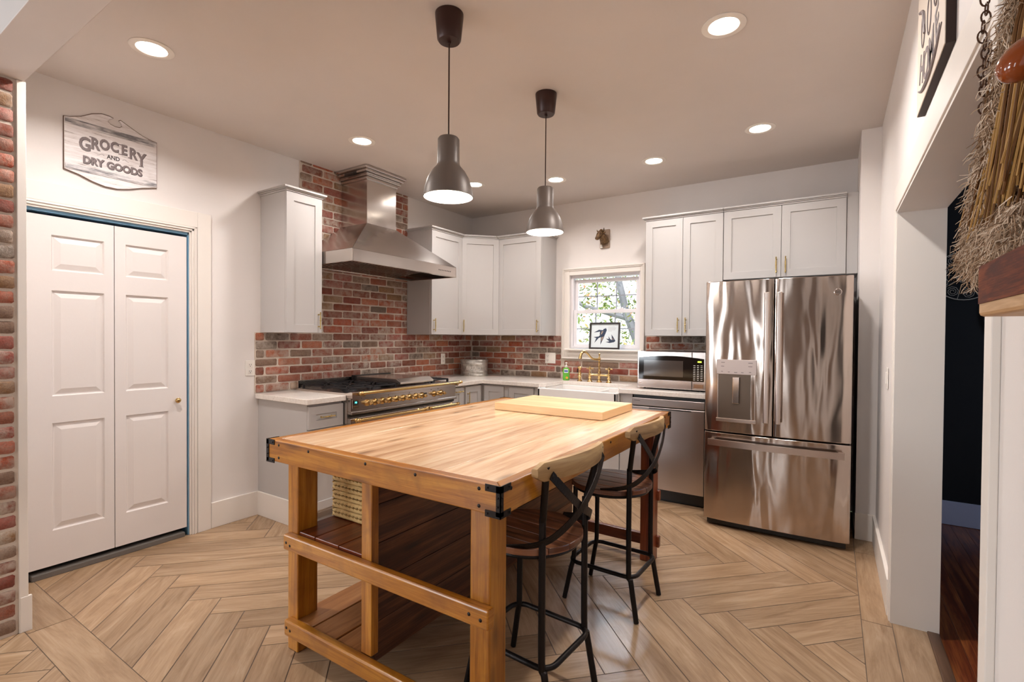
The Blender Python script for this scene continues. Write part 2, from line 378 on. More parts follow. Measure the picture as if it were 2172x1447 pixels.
# door/drawer slab with sunk panels: local x 0..w, z 0..h, front face at y=-t, back at y=0
def slab(w, h, t, panels, prof, mb=None, ox=0, oz=0, oy=0):
    mb = mb or MB(); xs = sorted({0, w, *[p[0] for p in panels], *[p[1] for p in panels]}); zs = sorted({0, h, *[p[2] for p in panels], *[p[3] for p in panels]})
    P = lambda x, y, z: (ox+x, oy+y, oz+z); rnd = random.random()
    for i in range(len(xs)-1):
        for j in range(len(zs)-1):
            cx, cz = (xs[i]+xs[i+1])/2, (zs[j]+zs[j+1])/2
            if any(p[0] < cx < p[1] and p[2] < cz < p[3] for p in panels): continue
            mb.face([P(xs[i], -t, zs[j]), P(xs[i+1], -t, zs[j]), P(xs[i+1], -t, zs[j+1]), P(xs[i], -t, zs[j+1])], rnd=rnd)
    for (a, b, c, d) in panels:
        last = None
        for (ins, dep) in [(0, 0)]+list(prof):
            rg = [P(a+ins, -t+dep, c+ins), P(b-ins, -t+dep, c+ins), P(b-ins, -t+dep, d-ins), P(a+ins, -t+dep, d-ins)]
            if last:
                for k in range(4): mb.face([last[k], last[(k+1) % 4], rg[(k+1) % 4], rg[k]], rnd=rnd)
            last = rg
        mb.face(last, rnd=rnd)
    mb.face([P(0, 0, 0), P(0, 0, h), P(w, 0, h), P(w, 0, 0)], rnd=rnd)
    mb.face([P(0, 0, 0), P(0, -t, 0), P(0, -t, h), P(0, 0, h)], rnd=rnd); mb.face([P(w, 0, 0), P(w, 0, h), P(w, -t, h), P(w, -t, 0)], rnd=rnd)
    mb.face([P(0, 0, 0), P(w, 0, 0), P(w, -t, 0), P(0, -t, 0)], rnd=rnd); mb.face([P(0, 0, h), P(0, -t, h), P(w, -t, h), P(w, 0, h)], rnd=rnd)
    return mb
SHAKER = [(0.0015, .0085)]
RAISED = [(.006, .010), (.012, .0105), (.040, .002)]
def shaker_door(parent, name, x, z, w, h, y, st=.058, t=.02, mat=None):
    st = min(st, w*.36, h*.36)
    return slab(w, h, t, [(st, w-st, st, h-st)], SHAKER).build(name, mat or m_cab, parent, loc=(x, y, z), fix='weld')
def bar_pull(parent, x, z, y, L=.13, vert=True, mat=None):
    h = L/2; pr = []
    for (u, r) in [(-1, .002), (-.97, .005), (-.92, .003), (-.86, .0065), (-.8, .004), (-.6, .0035), (-.25, .006), (-.12, .004), (0, .0075), (.12, .004), (.25, .006), (.6, .0035), (.8, .004), (.86, .0065), (.92, .003), (.97, .005), (1, .002)]: pr.append((r, u*h))
    mb = MB(); mb.lathe(pr, (0, -.026, 0), 'z', 12)
    for sgn in (-1, 1):
        mb.lathe([(.006, 0), (.004, .006), (.0035, .02), (.005, .026)], (0, 0, sgn*h*.7), '-y', 10)
    o = mb.build('handle', mat or m_brassd, parent, loc=(x, y, z), rot=(0, 0 if vert else R(90), 0)); return o
def crown(parent, pts, z, mat=None):
    # moulding around the top of a cabinet: stepped prism of outline pts
    mb = MB(); fn = lambda a, b, d: (a, b, d)
    mb.prism(pts(0.006), z, z+.012, fn); mb.prism(pts(.016), z+.012, z+.020, fn); mb.prism(pts(.026), z+.020, z+.034, fn)
    return mb.build('crown_moulding', mat or m_cab, parent, bevel=.002)

# ------------------------------------------------------------------ setting
H = 2.764
def clip(poly, x0, x1, y0, y1):
    def cl(p, ins, inter):
        out = []
        for i in range(len(p)):
            a, b = p[i-1], p[i]
            if ins(b):
                if not ins(a): out.append(inter(a, b))
                out.append(b)
            elif ins(a): out.append(inter(a, b))
        return out
    for ax, lim, sg in ((0, x0, 1), (0, x1, -1), (1, y0, 1), (1, y1, -1)):
        poly = cl(poly, lambda p: sg*(p[ax]-lim) >= 0, lambda a, b: tuple(a[k]+(b[k]-a[k])*(lim-a[ax])/(b[ax]-a[ax]) for k in range(2)))
        if not poly: return []
    return poly
def tile(mb, poly, uvp, rnd):
    if len(poly) < 3: return
    c = (sum(p[0] for p in poly)/len(poly), sum(p[1] for p in poly)/len(poly)); n = len(poly)
    mb.raw([(p[0], p[1], 0) for p in poly]+[(p[0], p[1], -.004) for p in poly], [tuple(range(n))]+[(k, k+n, (k+1) % n+n, (k+1) % n) for k in range(n)],
           lambda k: uvp(poly[k % n]), rnd, False)
fl = MB()
w_, L_ = .1555, .933; gap = .0023; s2 = math.sqrt(.5); ox, oy = .353, -3.395
def herring(x0, x1, y0, y1):
    for j in range(-5, 7):
        for k in range(-30, 40):
            for typ in (0, 1):
                a0, b0 = k*w_+j*L_, k*w_-j*L_
                if typ == 0: a, b, c, d = a0, a0+L_, b0, b0+w_
                else: a, b, c, d = a0, a0+w_, b0+w_, b0+w_+L_
                rc = [(a+gap, c+gap), (b-gap, c+gap), (b-gap, d-gap), (a+gap, d-gap)]
                P = [(ox+(p+q)*s2, oy+(p-q)*s2) for p, q in rc]
                P = clip(P, x0, x1, y0, y1)
                f = (lambda p: ((p[0]-ox+p[1]-oy)*s2, (p[0]-ox-p[1]+oy)*s2)) if typ == 0 else (lambda p: ((p[0]-ox-p[1]+oy)*s2, (p[0]-ox+p[1]-oy)*s2))
                tile(fl, P, f, random.random())
herring(0.0, 3.763, -3.873, -.01)
herring(-1.6, 3.887, -8.4, -4.04)
def strips(x0, x1, y0, y1, along, L=.915, off=.3):
    lo, hi = (x0, x1) if along == 'x' else (y0, y1); c = lo-off
    while c < hi:
        a, b = max(c+gap, lo), min(c+L-gap, hi)
        if b > a:
            P = [(a, y0), (b, y0), (b, y1), (a, y1)] if along == 'x' else [(x0, a), (x1, a), (x1, b), (x0, b)]
            tile(fl, P, (lambda p: p) if along == 'x' else (lambda p: (p[1], p[0])), random.random())
        c += L
strips(0, 3.763, -4.037, -3.876, 'x'); strips(3.766, 3.884, -4.037, -.62, 'y', off=.5); strips(3.887, 4.015, -3.47, -1.74, 'y', off=.1)
fl.cm = 1; fl.box(-1.7, 4.02, -8.5, .0, -.04, -.0012)
struct(fl, 'floor', [m_tile, m_grout], 'herringbone wood-look tile floor', fix=False)
hf = MB()
x = 4.06
while x < 6.2:
    hf.box(x, x+.078, -6, .16, -.05, -.022, 'y'); x += .0795
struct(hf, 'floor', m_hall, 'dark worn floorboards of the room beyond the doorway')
struct(MB().box(4.016, 4.06, -3.47, -1.74, -.05, .006, 'y'), 'trim_1', wood('threshold_strip', (54, 36, 24), (80, 56, 40), (104, 76, 56), .4), bevel=.004)

struct(MB().box(-.15, 4.06, -4.03, .15, H, H+.1), 'ceiling', m_ceil)
struct(MB().box(-1.9, 4.06, -8.6, -4.185, H, H+.1), 'ceiling', paint('dining_ceiling_paint', (120, 114, 112), .6), 'ceiling of the adjoining dining room')
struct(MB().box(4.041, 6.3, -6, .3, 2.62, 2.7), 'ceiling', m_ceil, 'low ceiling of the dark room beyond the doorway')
# left wall with closet doorway
DY0, DY1, DZ = -3.905, -3.098, 2.035
wl = MB(); wl.box(-.12, 0, DY1, 0, 0, H); wl.box(-.12, 0, DY0, DY1, DZ, H); wl.box(-.12, 0, -4.03, DY0, 0, H)
struct(wl, 'wall_left', m_wall)
# back wall with window hole
WX0, WX1, WZ0, WZ1 = 1.302, 2.062, 1.236, 2.002
wb = MB(); wb.box(-.12, WX0, 0, .14, 0, H); wb.box(WX1, 3.9, 0, .14, 0, H); wb.box(WX0, WX1, 0, .14, 0, WZ0); wb.box(WX0, WX1, 0, .14, WZ1, H)
struct(wb, 'wall_back', m_wall)
# right wall with opening
OY0, OY1, OZ = -3.43, -1.735, 1.965
wr = MB(); wr.box(3.887, 4.04, OY1, -.615, 0, H); wr.box(3.887, 4.04, OY0, OY1, OZ, H); wr.box(3.887, 4.04, -8.6, OY0, 0, H); wr.box(3.776, 3.887, -.615, 0, 0, H); wr.box(3.887, 4.04, -.615, 0, 0, H)
struct(wr, 'wall_right', m_wall)
tr = MB(); tr.box(3.873, 3.887, OY1, OY1+.055, 0, OZ+.11); tr.box(3.873, 3.887, OY0, OY1, OZ, OZ+.11); tr.box(3.873, 3.887, OY0-.05, OY0, 0, OZ+.11)
struct(tr, 'trim_2', m_trim, 'flat painted casing round the side doorway', bevel=.002)
jb = MB(); jb.box(3.878, 4.06, OY1-.012, OY1, -.02, OZ); jb.box(3.878, 4.06, OY0, OY0+.012, -.02, OZ); jb.box(3.878, 4.06, OY0, OY1, OZ-.012, OZ)
struct(jb, 'trim_3', m_trim, 'painted jamb lining of the side doorway', bevel=.001)
# front wall / cased opening with brick pillar
PX = .57
pf = MB(); pf.box(-1.8, PX, -4.185, -4.03, 0, H); struct(pf, 'wall_pillar', m_wall, 'wall end beside the wide opening')
struct(MB().box(PX, 3.887, -4.185, -4.03, 2.478, H), 'wall_header', m_ceil, 'header over the wide opening into the kitchen', bevel=.002)
struct(MB().box(PX-.002, PX+.012, -4.055, -4.024, 0, 2.477), 'trim_4', m_trim, 'white edge strip on the brick pillar', bevel=.002)
struct(MB().box(PX-.002, PX+.014, -4.052, -4.012, 0, .16), 'trim_5', m_trim, 'small base block on the pillar edge', bevel=.002)
# dining room shell behind the camera, with two windows and an added slit for refrigerator reflections
dr = MB(); dr.box(-1.9, -1.8, -8.6, -7.0, 0, H); dr.box(-1.9, -1.8, -5.8, -4.03, 0, H); dr.box(-1.9, -1.8, -7.0, -5.8, 0, .8); dr.box(-1.9, -1.8, -7.0, -5.8, 2.3, H)
for a, b in ((-1.9, -1.5), (0., 2.15), (2.5, 4.04)): dr.box(a, b, -8.6, -8.45, 0, H)
dr.box(2.15, 2.5, -8.6, -8.45, 0, .5); dr.box(2.15, 2.5, -8.6, -8.45, 2.3, H)
for a, b in ((-1.5, 0.),): dr.box(a, b, -8.6, -8.45, 0, .8); dr.box(a, b, -8.6, -8.45, 2.3, H)
struct(dr, 'wall_dining', paint('dining_paint', (150, 124, 104), .6))
# dark room beyond side opening
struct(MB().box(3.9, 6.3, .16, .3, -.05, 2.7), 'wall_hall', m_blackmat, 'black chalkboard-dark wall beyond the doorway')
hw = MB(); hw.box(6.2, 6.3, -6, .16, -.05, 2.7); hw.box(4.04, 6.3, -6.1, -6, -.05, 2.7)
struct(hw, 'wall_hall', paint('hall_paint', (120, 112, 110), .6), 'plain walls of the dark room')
struct(MB().box(4.04, 6.2, .145, .16, -.02, .155), 'baseboard_hall', plain('blue_lit_white_baseboard', (196, 200, 222), .4), bevel=.002)  # white board, blue of the light on it mixed into the colour
lamp('hall_daylight', 'AREA', (6.1, -1.6, 1.5), (0, R(90), 0), 9, (.6, .75, 1), 1.0, 1.4)
# baseboards
b = MB(); b.box(0, .016, DY1+.135, -2.615, 0, .178); struct(b, 'baseboard_left', m_trim, bevel=.003)
b = MB(); b.box(3.869, 3.887, OY1+.055, -.633, 0, .178); b.box(3.772, 3.887, -.633, -.615, 0, .178); struct(b, 'baseboard_right', m_trim, bevel=.003)
# bifold closet door
cs = MB(); cs.box(0, .02, -3.052, -2.966, 0, 2.178); cs.box(0, .02, -4.0, -3.052, 2.075, 2.178)
for (a, b2, d) in ((0, .012, .012), (.012, .026, .020), (.026, .034, .026), (.034, .046, .018)):
    cs.box(0, d, DY1-.002+a, DY1-.002+b2, 0, DZ+b2); cs.box(0, d, -4.0, DY1-.002+b2, DZ+a, DZ+b2)
struct(cs, 'trim_6', m_trim, 'painted moulded casing round the closet door', bevel=.002)
jm = MB(); jm.box(-.12, -.002, DY1-.007, DY1, 0, DZ); jm.box(-.12, -.002, DY0, DY1, DZ-.014, DZ); struct(jm, 'trim_7', m_blue, 'blue painted door track and jamb')
dtr = MB(); dtr.box(-.11, -.10, DY0, DY1, 0, DZ); struct(dtr, 'wall_closet', m_void, 'dark closet behind the door')
struct(MB().box(-.12, .012, DY0+.02, DY1-.03, 0, .03), 'trim_8', m_thresh, 'dark stone threshold under the closet door', bevel=.003)
door = bpy.data.objects.new('door_1', None); COL.objects.link(door); door['kind'] = 'structure'; door['label'] = 'white six-panel bifold closet door'
zz = [(.195, .795), (.945, 1.535), (1.645, 1.842)]
for (y0, y1, pa, pb) in ((-3.895, -3.511, .10, .337), (-3.507, -3.112, .055, .286)):
    w = y1-y0
    slab(w, 1.945, .034, [(pa, pb, a, b2) for a, b2 in zz], RAISED).build('door_leaf', m_door, door, loc=(-.036, y0, .057), rot=(0, 0, R(90)), fix='weld')
MB().lathe([(.008, 0), (.007, .012), (.016, .018), (.017, .026), (.010, .031), (.003, .032)], (0, -3.173, .918), 'x', 20).build('door_knob', m_brass, door, loc=(-.002, 0, 0))
# brick facing
def brick_field(mb, rects, fn, z0, cs_=.0653, L=.2035, phase=0):
    for (s0, s1, c0, c1) in rects:
        for c in range(c0, c1):
            zb = z0+c*cs_; off = (phase+(c % 2)*.5)*L; k = math.floor((s0-off)/L)
            while off+k*L < s1:
                a = max(off+k*L, s0)+.0065; b2 = min(off+(k+1)*L, s1)-.0065; k += 1
                if b2-a < .02: continue
                a += random.uniform(-.002, .003); b2 += random.uniform(-.003, .002)
                lo, hi = zb+.0056+random.uniform(-.0015, .002), zb+cs_-.0056+random.uniform(-.002, .0015)
                ns = 5; out = []; rc = .007; J = lambda q: random.uniform(-q, q)
                for i in range(ns): out.append((a+rc+(b2-a-2*rc)*i/(ns-1), lo+J(.0014)))
                out.append((b2+J(.001), lo+rc)); out.append((b2+J(.0014), (lo+hi)/2)); out.append((b2+J(.001), hi-rc))
                for i in range(ns): out.append((b2-rc-(b2-a-2*rc)*i/(ns-1), hi+J(.0014)))
                out.append((a+J(.001), hi-rc)); out.append((a+J(.0014), (lo+hi)/2)); out.append((a+J(.001), lo+rc))
                n = len(out); cx, cz = (a+b2)/2, (lo+hi)/2; dd = random.uniform(.010, .0145)
                ins = [(p+(cx-p)*.06 if abs(p-cx) > .02 else p, q+(cz-q)*.16) for p, q in out]
                vs = [fn(p, q, .004) for p, q in out]+[fn(p, q, dd-.003) for p, q in out]+[fn(p, q, dd) for p, q in ins]
                fs = [(i+r*n, (i+1) % n+r*n, (i+1) % n+(r+1)*n, i+(r+1)*n) for r in (0, 1) for i in range(n)]+[tuple(2*n+i for i in range(n))]
                mb.raw(vs, fs, None, random.random(), True)
ZC = .915
br = MB(); fnL = lambda s_, z, d: (d, s_, z)
brick_field(br, [(-2.651, -.012, 0, 7), (-2.284, -1.072, 7, 29)], fnL, ZC+.001, phase=.35)
br.cm = 1; br.box(0, .006, -2.651, 0, ZC, 1.3722); br.box(0, .006, -2.284, -1.072, 1.3722, H)
struct(br, 'wall_brick_left', [m_brick, m_mortar], 'old red brick facing behind the range')
br = MB(); fnB = lambda s_, z, d: (s_, -d, z)
brick_field(br, [(.012, 1.21, 0, 7), (1.21, 2.12, 0, 3), (2.12, 3.76, 0, 7)], fnB, ZC+.001, phase=.1)
br.cm = 1; br.box(0.0, 3.77, -.006, 0, ZC, 1.125); br.box(0, 1.215, -.006, 0, 1.125, 1.3722); br.box(2.115, 3.77, -.006, 0, 1.125, 1.3722)
struct(br, 'wall_brick_back', [m_brick, m_mortar], 'old red brick facing behind the sink')
br = MB(); fnP = lambda s_, z, d: (PX-.004+d, s_, z)
brick_field(br, [(-4.185, -4.058, 0, 37)], fnP, .012, cs_=.0666, phase=.62)
br.cm = 1; br.box(PX-.004, PX+.003, -4.185, -4.05, 0, 2.477)
struct(br, 'wall_brick_pillar', [m_brick, m_mortar], 'brick end of the wall by the opening')

# window
win = bpy.data.objects.new('window_1', None); COL.objects.link(win); win['kind'] = 'structure'; win['label'] = 'white double-hung window above the sink'
cw = MB(); X0, X1, Z0, Z1 = 1.222, 2.108, 1.130, 2.074
def ringbox(mb, a, b2, c, d, wd, y0, y1):
    mb.box(a, a+wd, y0, y1, c, d); mb.box(b2-wd, b2, y0, y1, c, d); mb.box(a+wd, b2-wd, y0, y1, d-wd, d); mb.box(a+wd, b2-wd, y0, y1, c, c+wd)
cw.box(X0, WX0, -.016, 0, Z0, Z1); cw.box(WX1, X1, -.016, 0, Z0, Z1); cw.box(WX0, WX1, -.016, 0, WZ1, Z1); cw.box(WX0, WX1, -.016, 0, Z0, WZ0-.02)
ringbox(cw, X0, X1, Z0, Z1, .014, -.030, -.016); ringbox(cw, X0+.014, X1-.014, Z0, Z1-.014, .012, -.024, -.016); cw.box(X0+.06, X1-.06, -.024, -.016, WZ0-.07, WZ0-.04)
cw.build('casing', m_trim, win, bevel=.003)
MB().box(WX0-.035, WX1+.035, -.062, .1, WZ0-.020, WZ0).build('window_sill', m_trim, win, bevel=.006)
fr_ = MB(); ringbox(fr_, WX0, WX1, WZ0, WZ1, .028, .02, .10); fr_.build('window_frame', m_vinyl, win, bevel=.002)
def sash(z0, z1, y, nm):
    a, b2 = WX0+.030, WX1-.030; s_ = MB(); ringbox(s_, a, b2, z0, z1, .036, y, y+.03); so = s_.build('sash', m_vinyl, win, bevel=.002)
    g = MB(); ga, gb = a+.036, b2-.036; 
    for k in (1, 2): g.box(ga+(gb-ga)*k/3-.005, ga+(gb-ga)*k/3+.005, y+.012, y+.02, z0+.036, z1-.036)
    g.box(ga, gb, y+.012, y+.02, (z0+z1)/2-.005, (z0+z1)/2+.005); g.build('muntin_grid', m_muntin, so)
    MB().box(ga-.004, gb+.004, y+.0145, y+.0175, z0+.032, z1-.032).build('pane', m_glass, so)
    return so
sash(1.604, 1.960, .062, 'u'); sl = sash(1.248, 1.640, .030, 'l')
lk = MB()
for xx in (1.50, 1.86): lk.box(xx-.028, xx+.028, .03, .062, 1.640, 1.648); lk.lathe([(.010, 0), (.010, .008), (.006, .012)], (xx, .045, 1.648), 'z', 12)
lk.build('sash_lock', m_vinyl, win)
# outdoors
struct(MB().box(-14, 16, .6, 30, -.6, -.5), 'floor_lawn', m_grass, 'lawn outside the window')
tr_ = thing('tree', 'tall leaning tree with yellow-green leaves outside the window', 'tree', (.2, 6.2, -.5))
tm = MB(); rnd = random.Random(3)
tm.tube([(-.4, 0, 0), (-.15, 0, 1.4), (.25, .1, 2.6), (.75, .2, 3.7), (1.3, .3, 5.2)], .2, 10, rs=[.30, .22, .19, .15, .08])
tm.tube([(-.15, 0, 1.5), (-.6, .1, 2.5), (-.9, .2, 3.6), (-1.5, .2, 4.8)], .1, 8, rs=[.12, .09, .07, .04])
tm.tube([(.25, .1, 2.6), (0.05, .3, 3.4), (.1, .2, 4.4)], .08, 8, rs=[.11, .07, .04])
tm.tube([(-.3, 0, .9), (.9, -.3, 2.0), (1.9, -.4, 2.9)], .06, 8, rs=[.09, .06, .03])
tm.tube([(-.5, .1, 2.3), (-1.6, .1, 2.6), (-2.6, 0, 3.2)], .05, 8, rs=[.07, .05, .02])
tm.build('trunk', m_bark, tr_)
lf = MB()
for _ in range(17000):
    p = Vector((rnd.uniform(-4.2, 4.2), rnd.uniform(-.9, 2.4), rnd.uniform(.6, 5.6)))
    if math.sin(p.x*2.1+p.z*1.7)+math.sin(p.z*3.1-p.x*1.3+p.y) < -.7: continue
    a, b2 = Vector([rnd.uniform(-1, 1) for _ in range(3)]).normalized(), Vector([rnd.uniform(-1, 1) for _ in range(3)]).normalized()
    s_ = rnd.uniform(.03, .075); lf.face([p, p+a*s_+b2*s_*.5, p+a*s_*2, p+a*s_-b2*s_*.5], rnd=rnd.random())
fo = lf.build('foliage', m_leaf, tr_, fix=False); fo['kind'] = 'stuff'

# ------------------------------------------------------------------ upper cabinets
UB, UT, UD = 1.372, 2.394, .310
def upper(label, w, doors, loc, rz, hz=UB, top=UT, handle_h=True, group='painted shaker cabinets', sides=(1, 1), d=UD):
    t_ = thing('wall_cabinet', label, 'cabinet', loc, rz, group)
    hh = top-hz; body = MB().box(0, w, -d, 0, 0, hh); body.build('body', m_cab, t_, bevel=.0015)
    for (a, b2, hx) in doors:
        dr_ = shaker_door(t_, 'door', a+.002, .002, b2-a-.004, hh-.004, -d)
        if hx is not None: bar_pull(dr_, (.03 if hx == 'l' else b2-a-.034), .092, -.02)
    crown(t_, lambda e: [(-e*sides[0], 0), (w+e*sides[1], 0), (w+e*sides[1], -d-.02-e), (-e*sides[0], -d-.02-e)], hh); return t_
upper('tall narrow grey wall cabinet left of the range hood', .297, [(0, .297, 'r')], (.001, -2.604, UB), R(90))
upper('grey wall cabinet just right of the range hood, hood overlapping it', .476, [(0, .476, 'l')], (.016, -1.087, UB), R(90), sides=(1, 0))
upper('grey wall cabinet between the corner cabinet and the window', .526, [(0, .526, 'r')], (.611, -.001, UB), 0, sides=(0, 1))
cc = thing('wall_cabinet', 'angled grey corner wall cabinet with one diagonal door', 'cabinet', (0, 0, UB), 0, 'painted shaker cabinets')
fn = lambda a, b2, d: (a, b2, d)
MB().prism([(.016, -.016), (.609, -.016), (.609, -.316), (.316, -.609), (.016, -.609)], 0, UT-UB, fn).build('body', m_cab, cc, bevel=.0015)
dl = math.hypot(.293, .293)
dd = slab(dl-.012, UT-UB-.004, .02, [(.058, dl-.07, .058, UT-UB-.062)], SHAKER).build('door', m_cab, cc, loc=(.322, -.607, .002), rot=(0, 0, R(45)), fix='weld')
bar_pull(dd, .030, .092, -.02)
def cpts(e): k = e*1.0+.02; return [(.016, -.016), (.609, -.016), (.609, -.316-k*1.2), (.316+k*1.2, -.609), (.016, -.609)]
crown(cc, cpts, UT-UB)
upper('tall grey wall cabinet with two doors above the microwave', .649, [(0, .3245, 'r'), (.3245, .649, 'l')], (2.213, -.001, UB), 0, sides=(1, 0))
upper('wide grey wall cabinet with two short doors above the refrigerator', .840, [(0, .420, 'r'), (.420, .840, 'l')], (2.864, -.001, 1.835), 0, hz=1.835, sides=(0, 0))
tag(MB().box(3.705, 3.775, -.32, -.001, 1.835, UT+.034).build('filler_panel', m_cab, bevel=.002), 'narrow grey filler panel between the refrigerator cabinet and the wall return', 'panel')

# ------------------------------------------------------------------ base cabinets
BT = .877
def base_cab(name, label, w, loc, rz, fronts, d=.60, toe=True, mat=None, body=True):
    t_ = thing(name, label, 'cabinet', loc, rz, 'grey base cabinets'); mb = MB(); mb.box(0, w, -d, 0, .10, BT); mb.build('body', m_cab, t_, bevel=.0015)
    MB().box(0, w, -d+.07, -.01, 0, .10).build('toe_kick', m_cab, t_)
    for (knd, a, b2, z0, z1, hd) in fronts:
        f_ = shaker_door(t_, knd, a+.002, z0, b2-a-.004, z1-z0, -d)
        if hd == 'h': bar_pull(f_, (b2-a)/2, (z1-z0)/2, -.012, .12, False)
        if hd == 'ht': bar_pull(f_, (b2-a)/2, (z1-z0)-.035, -.02, .11, False)
        if hd == 'vl': bar_pull(f_, .03, (z1-z0)-.10, -.02, .13)
        if hd == 'vr': bar_pull(f_, b2-a-.034, (z1-z0)-.10, -.02, .13)
    return t_
c1 = base_cab('base_cabinet', 'grey base cabinet left of the range with one drawer over a door', .288, (.001, -2.622, 0), R(90), [('drawer', .0, .288, .700, .858, 'h'), ('door', .0, .288, .125, .694, 'vr')])
MB().box(-.012, 0, -.60, 0, 0, .178).build('side_baseboard', m_trim, c1, bevel=.002)
base_cab('base_cabinet', 'narrow grey pull-out cabinet right of the range', .17, (.001, -1.10, 0), R(90), [('door', 0, .17, .125, .858, 'ht')])
bc = thing('base_cabinet', 'grey corner base cabinet with folding L-shaped doors', 'cabinet', (0, 0, 0), 0, 'grey base cabinets')
MB().prism([(.001, -.001), (.93, -.001), (.93, -.60), (.60, -.60), (.60, -.925), (.001, -.925)], .10, BT, fn).build('body', m_cab, bc)
MB().prism([(.02, -.02), (.93, -.02), (.93, -.53), (.53, -.53), (.53, -.925), (.02, -.925)], 0, .10, fn).build('toe_kick', m_cab, bc)
d1 = slab(.255, .733, .02, [(.058, .197, .058, .675)], SHAKER).build('door', m_cab, bc, loc=(.60, -.890, .125), rot=(0, 0, R(90)), fix='weld'); bar_pull(d1, .03, .62, -.02)
slab(.24, .733, .02, [(.058, .182, .058, .675)], SHAKER).build('door', m_cab, bc, loc=(.645, -.60, .125), fix='weld')
base_cab('base_cabinet', 'grey drawer cabinet between the corner and the sink', .38, (.931, -.001, 0), 0, [('drawer', 0.02, .30, .640, .858, 'h'), ('drawer', .02, .30, .385, .634, 'h'), ('drawer', .02, .30, .125, .379, 'h')])
sc = thing('base_cabinet', 'grey sink base cabinet with two doors under the apron sink', 'cabinet', (1.313, -.001, 0), 0, 'grey base cabinets')
MB().box(0, .78, -.60, 0, .10, .62).build('body', m_cab, sc); MB().box(0, .78, -.53, -.01, 0, .10).build('toe_kick', m_cab, sc)
for a in (0, .39):
    f_ = shaker_door(sc, 'door', a+.002, .125, .386, .49, -.60); bar_pull(f_, .352 if a == 0 else .034, .39, -.02)
tag(MB().box(2.096, 2.205, -.612, -.001, 0, BT).build('filler_panel', m_cab, bevel=.002), 'fluted grey filler post between the sink and the dishwasher', 'panel')

# countertops
CT0, CT1 = BT+.001, ZC
def top(label, pts):
    return tag(MB().prism(pts, CT0, CT1, fn).build('countertop', m_quartz, bevel=.003), label, 'countertop')
top('small white quartz countertop left of the range', [(.014, -2.652), (.650, -2.652), (.650, -2.334), (.014, -2.334)])
top('L-shaped white quartz countertop running round the corner and behind the sink', [(.015, -1.108), (.650, -1.108), (.650, -.650), (1.308, -.650), (1.308, -.612), (1.345, -.575), (1.345, -.225), (2.060, -.225), (2.060, -.575), (2.095, -.612), (2.095, -.650), (2.812, -.650), (2.812, -.015), (.015, -.015)])

# sink
sk = thing('apron_sink', 'white fireclay double-bowl farmhouse sink below the window', 'sink', (1.312, 0, 0))
sb = MB(); w = .780; zt = .880; zb = .635; f0, f1 = -.690, -.212
sb.box(0, w, f0, f0+.030, zb, zt); sb.box(0, .030, f0, f1, zb, zt-.003); sb.box(w-.030, w, f0, f1, zb, zt-.003); sb.box(0, w, f1-.02, f1, zb, zt-.003); sb.box(0, w, f0, f1, zb, zb+.02)
sb.build('basin', m_ceramic, sk, bevel=.008, segs=3)
MB().box(.505, .530, f0+.025, f1-.01, zb+.01, zt-.018).build('divider', m_ceramic, sk, bevel=.008, segs=3)
for xx in (.26, .65): MB().lathe([(.045, 0), (.045, .004), (.03, .002)], (xx, -.42, zb+.020), 'z', 20).build('drain', m_steelp, sk)

# bridge faucet
fa = thing('bridge_faucet', 'polished brass bridge faucet with cross handles and curved spout', 'faucet', (1.712, -.170, ZC))
def post(h, big=1): return [(.027*big, 0), (.026*big, .006), (.016, .016), (.012, .028), (.017, .045), (.011, .055), (.015, .066), (.014, .078), (.010, h)]
for sx_ in (-.100, .100):
    MB().lathe(post(.085), (sx_, 0, 0), 'z', 20).build('valve_post', m_brass, fa)
    hb = MB(); hb.lathe([(.010, .085), (.008, .115), (.013, .125), (.010, .135), (.012, .142), (.004, .150)], (sx_, 0, 0), 'z', 16)
    for a in (R(30), R(120)):
        c, s_ = math.cos(a), math.sin(a); hb.tube([(sx_-c*.034, -s_*.034, .132), (sx_-c*.014, -s_*.014, .132), (sx_+c*.014, s_*.014, .132), (sx_+c*.034, s_*.034, .132)], .005, 8, rs=[.007, .004, .004, .007])
    hb.build('cross_handle', m_brass, fa)
MB().lathe(post(.10), (0, 0, 0), 'z', 20).build('spout_base', m_brass, fa)
MB().tube([(-.10, 0, .070), (-.05, 0, .070), (0, 0, .070), (.05, 0, .070), (.10, 0, .070)], .0085, 12, rs=[.011, .0085, .012, .0085, .011]).build('bridge_bar', m_brass, fa)
MB().lathe([(.012, .08), (.016, .10), (.010, .115), (.010, .15), (.013, .16), (.010, .17), (.010, .215), (.014, .222), (.014, .235), (.007, .245), (.006, .262), (.010, .270), (.008, .280), (.002, .286)], (0, 0, 0), 'z', 20).build('spout_column', m_brass, fa)
sp_ = []
for (u, z) in ((0, .226), (.05, .226), (.09, .232), (.125, .252), (.155, .280), (.185, .300), (.215, .303), (.240, .288), (.254, .262), (.258, .235)): sp_.append((-.42*u*.9, -.9*u, z))
MB().tube(sp_, .011, 14, rs=[.013, .011, .010, .010, .010, .011, .012, .013, .014, .017]).build('spout', m_brass, fa)
ss = thing('side_sprayer', 'small brass side sprayer left of the faucet', 'sprayer', (1.503, -.170, ZC))
MB().lathe([(.026, 0), (.025, .006), (.014, .016), (.013, .03), (.019, .05), (.014, .062)], (0, 0, 0), 'z', 20).build('sprayer_base', m_brass, ss)
MB().lathe([(.014, .062), (.018, .075), (.012, .088), (.009, .11), (.012, .125), (.020, .132), (.022, .142), (.014, .148)], (0, 0, 0), 'z', 20).build('sprayer_head', m_brass, ss)
MB().box(-.030, -.022, -.006, .006, .085, .125).build('lever', m_black, ss, bevel=.002)

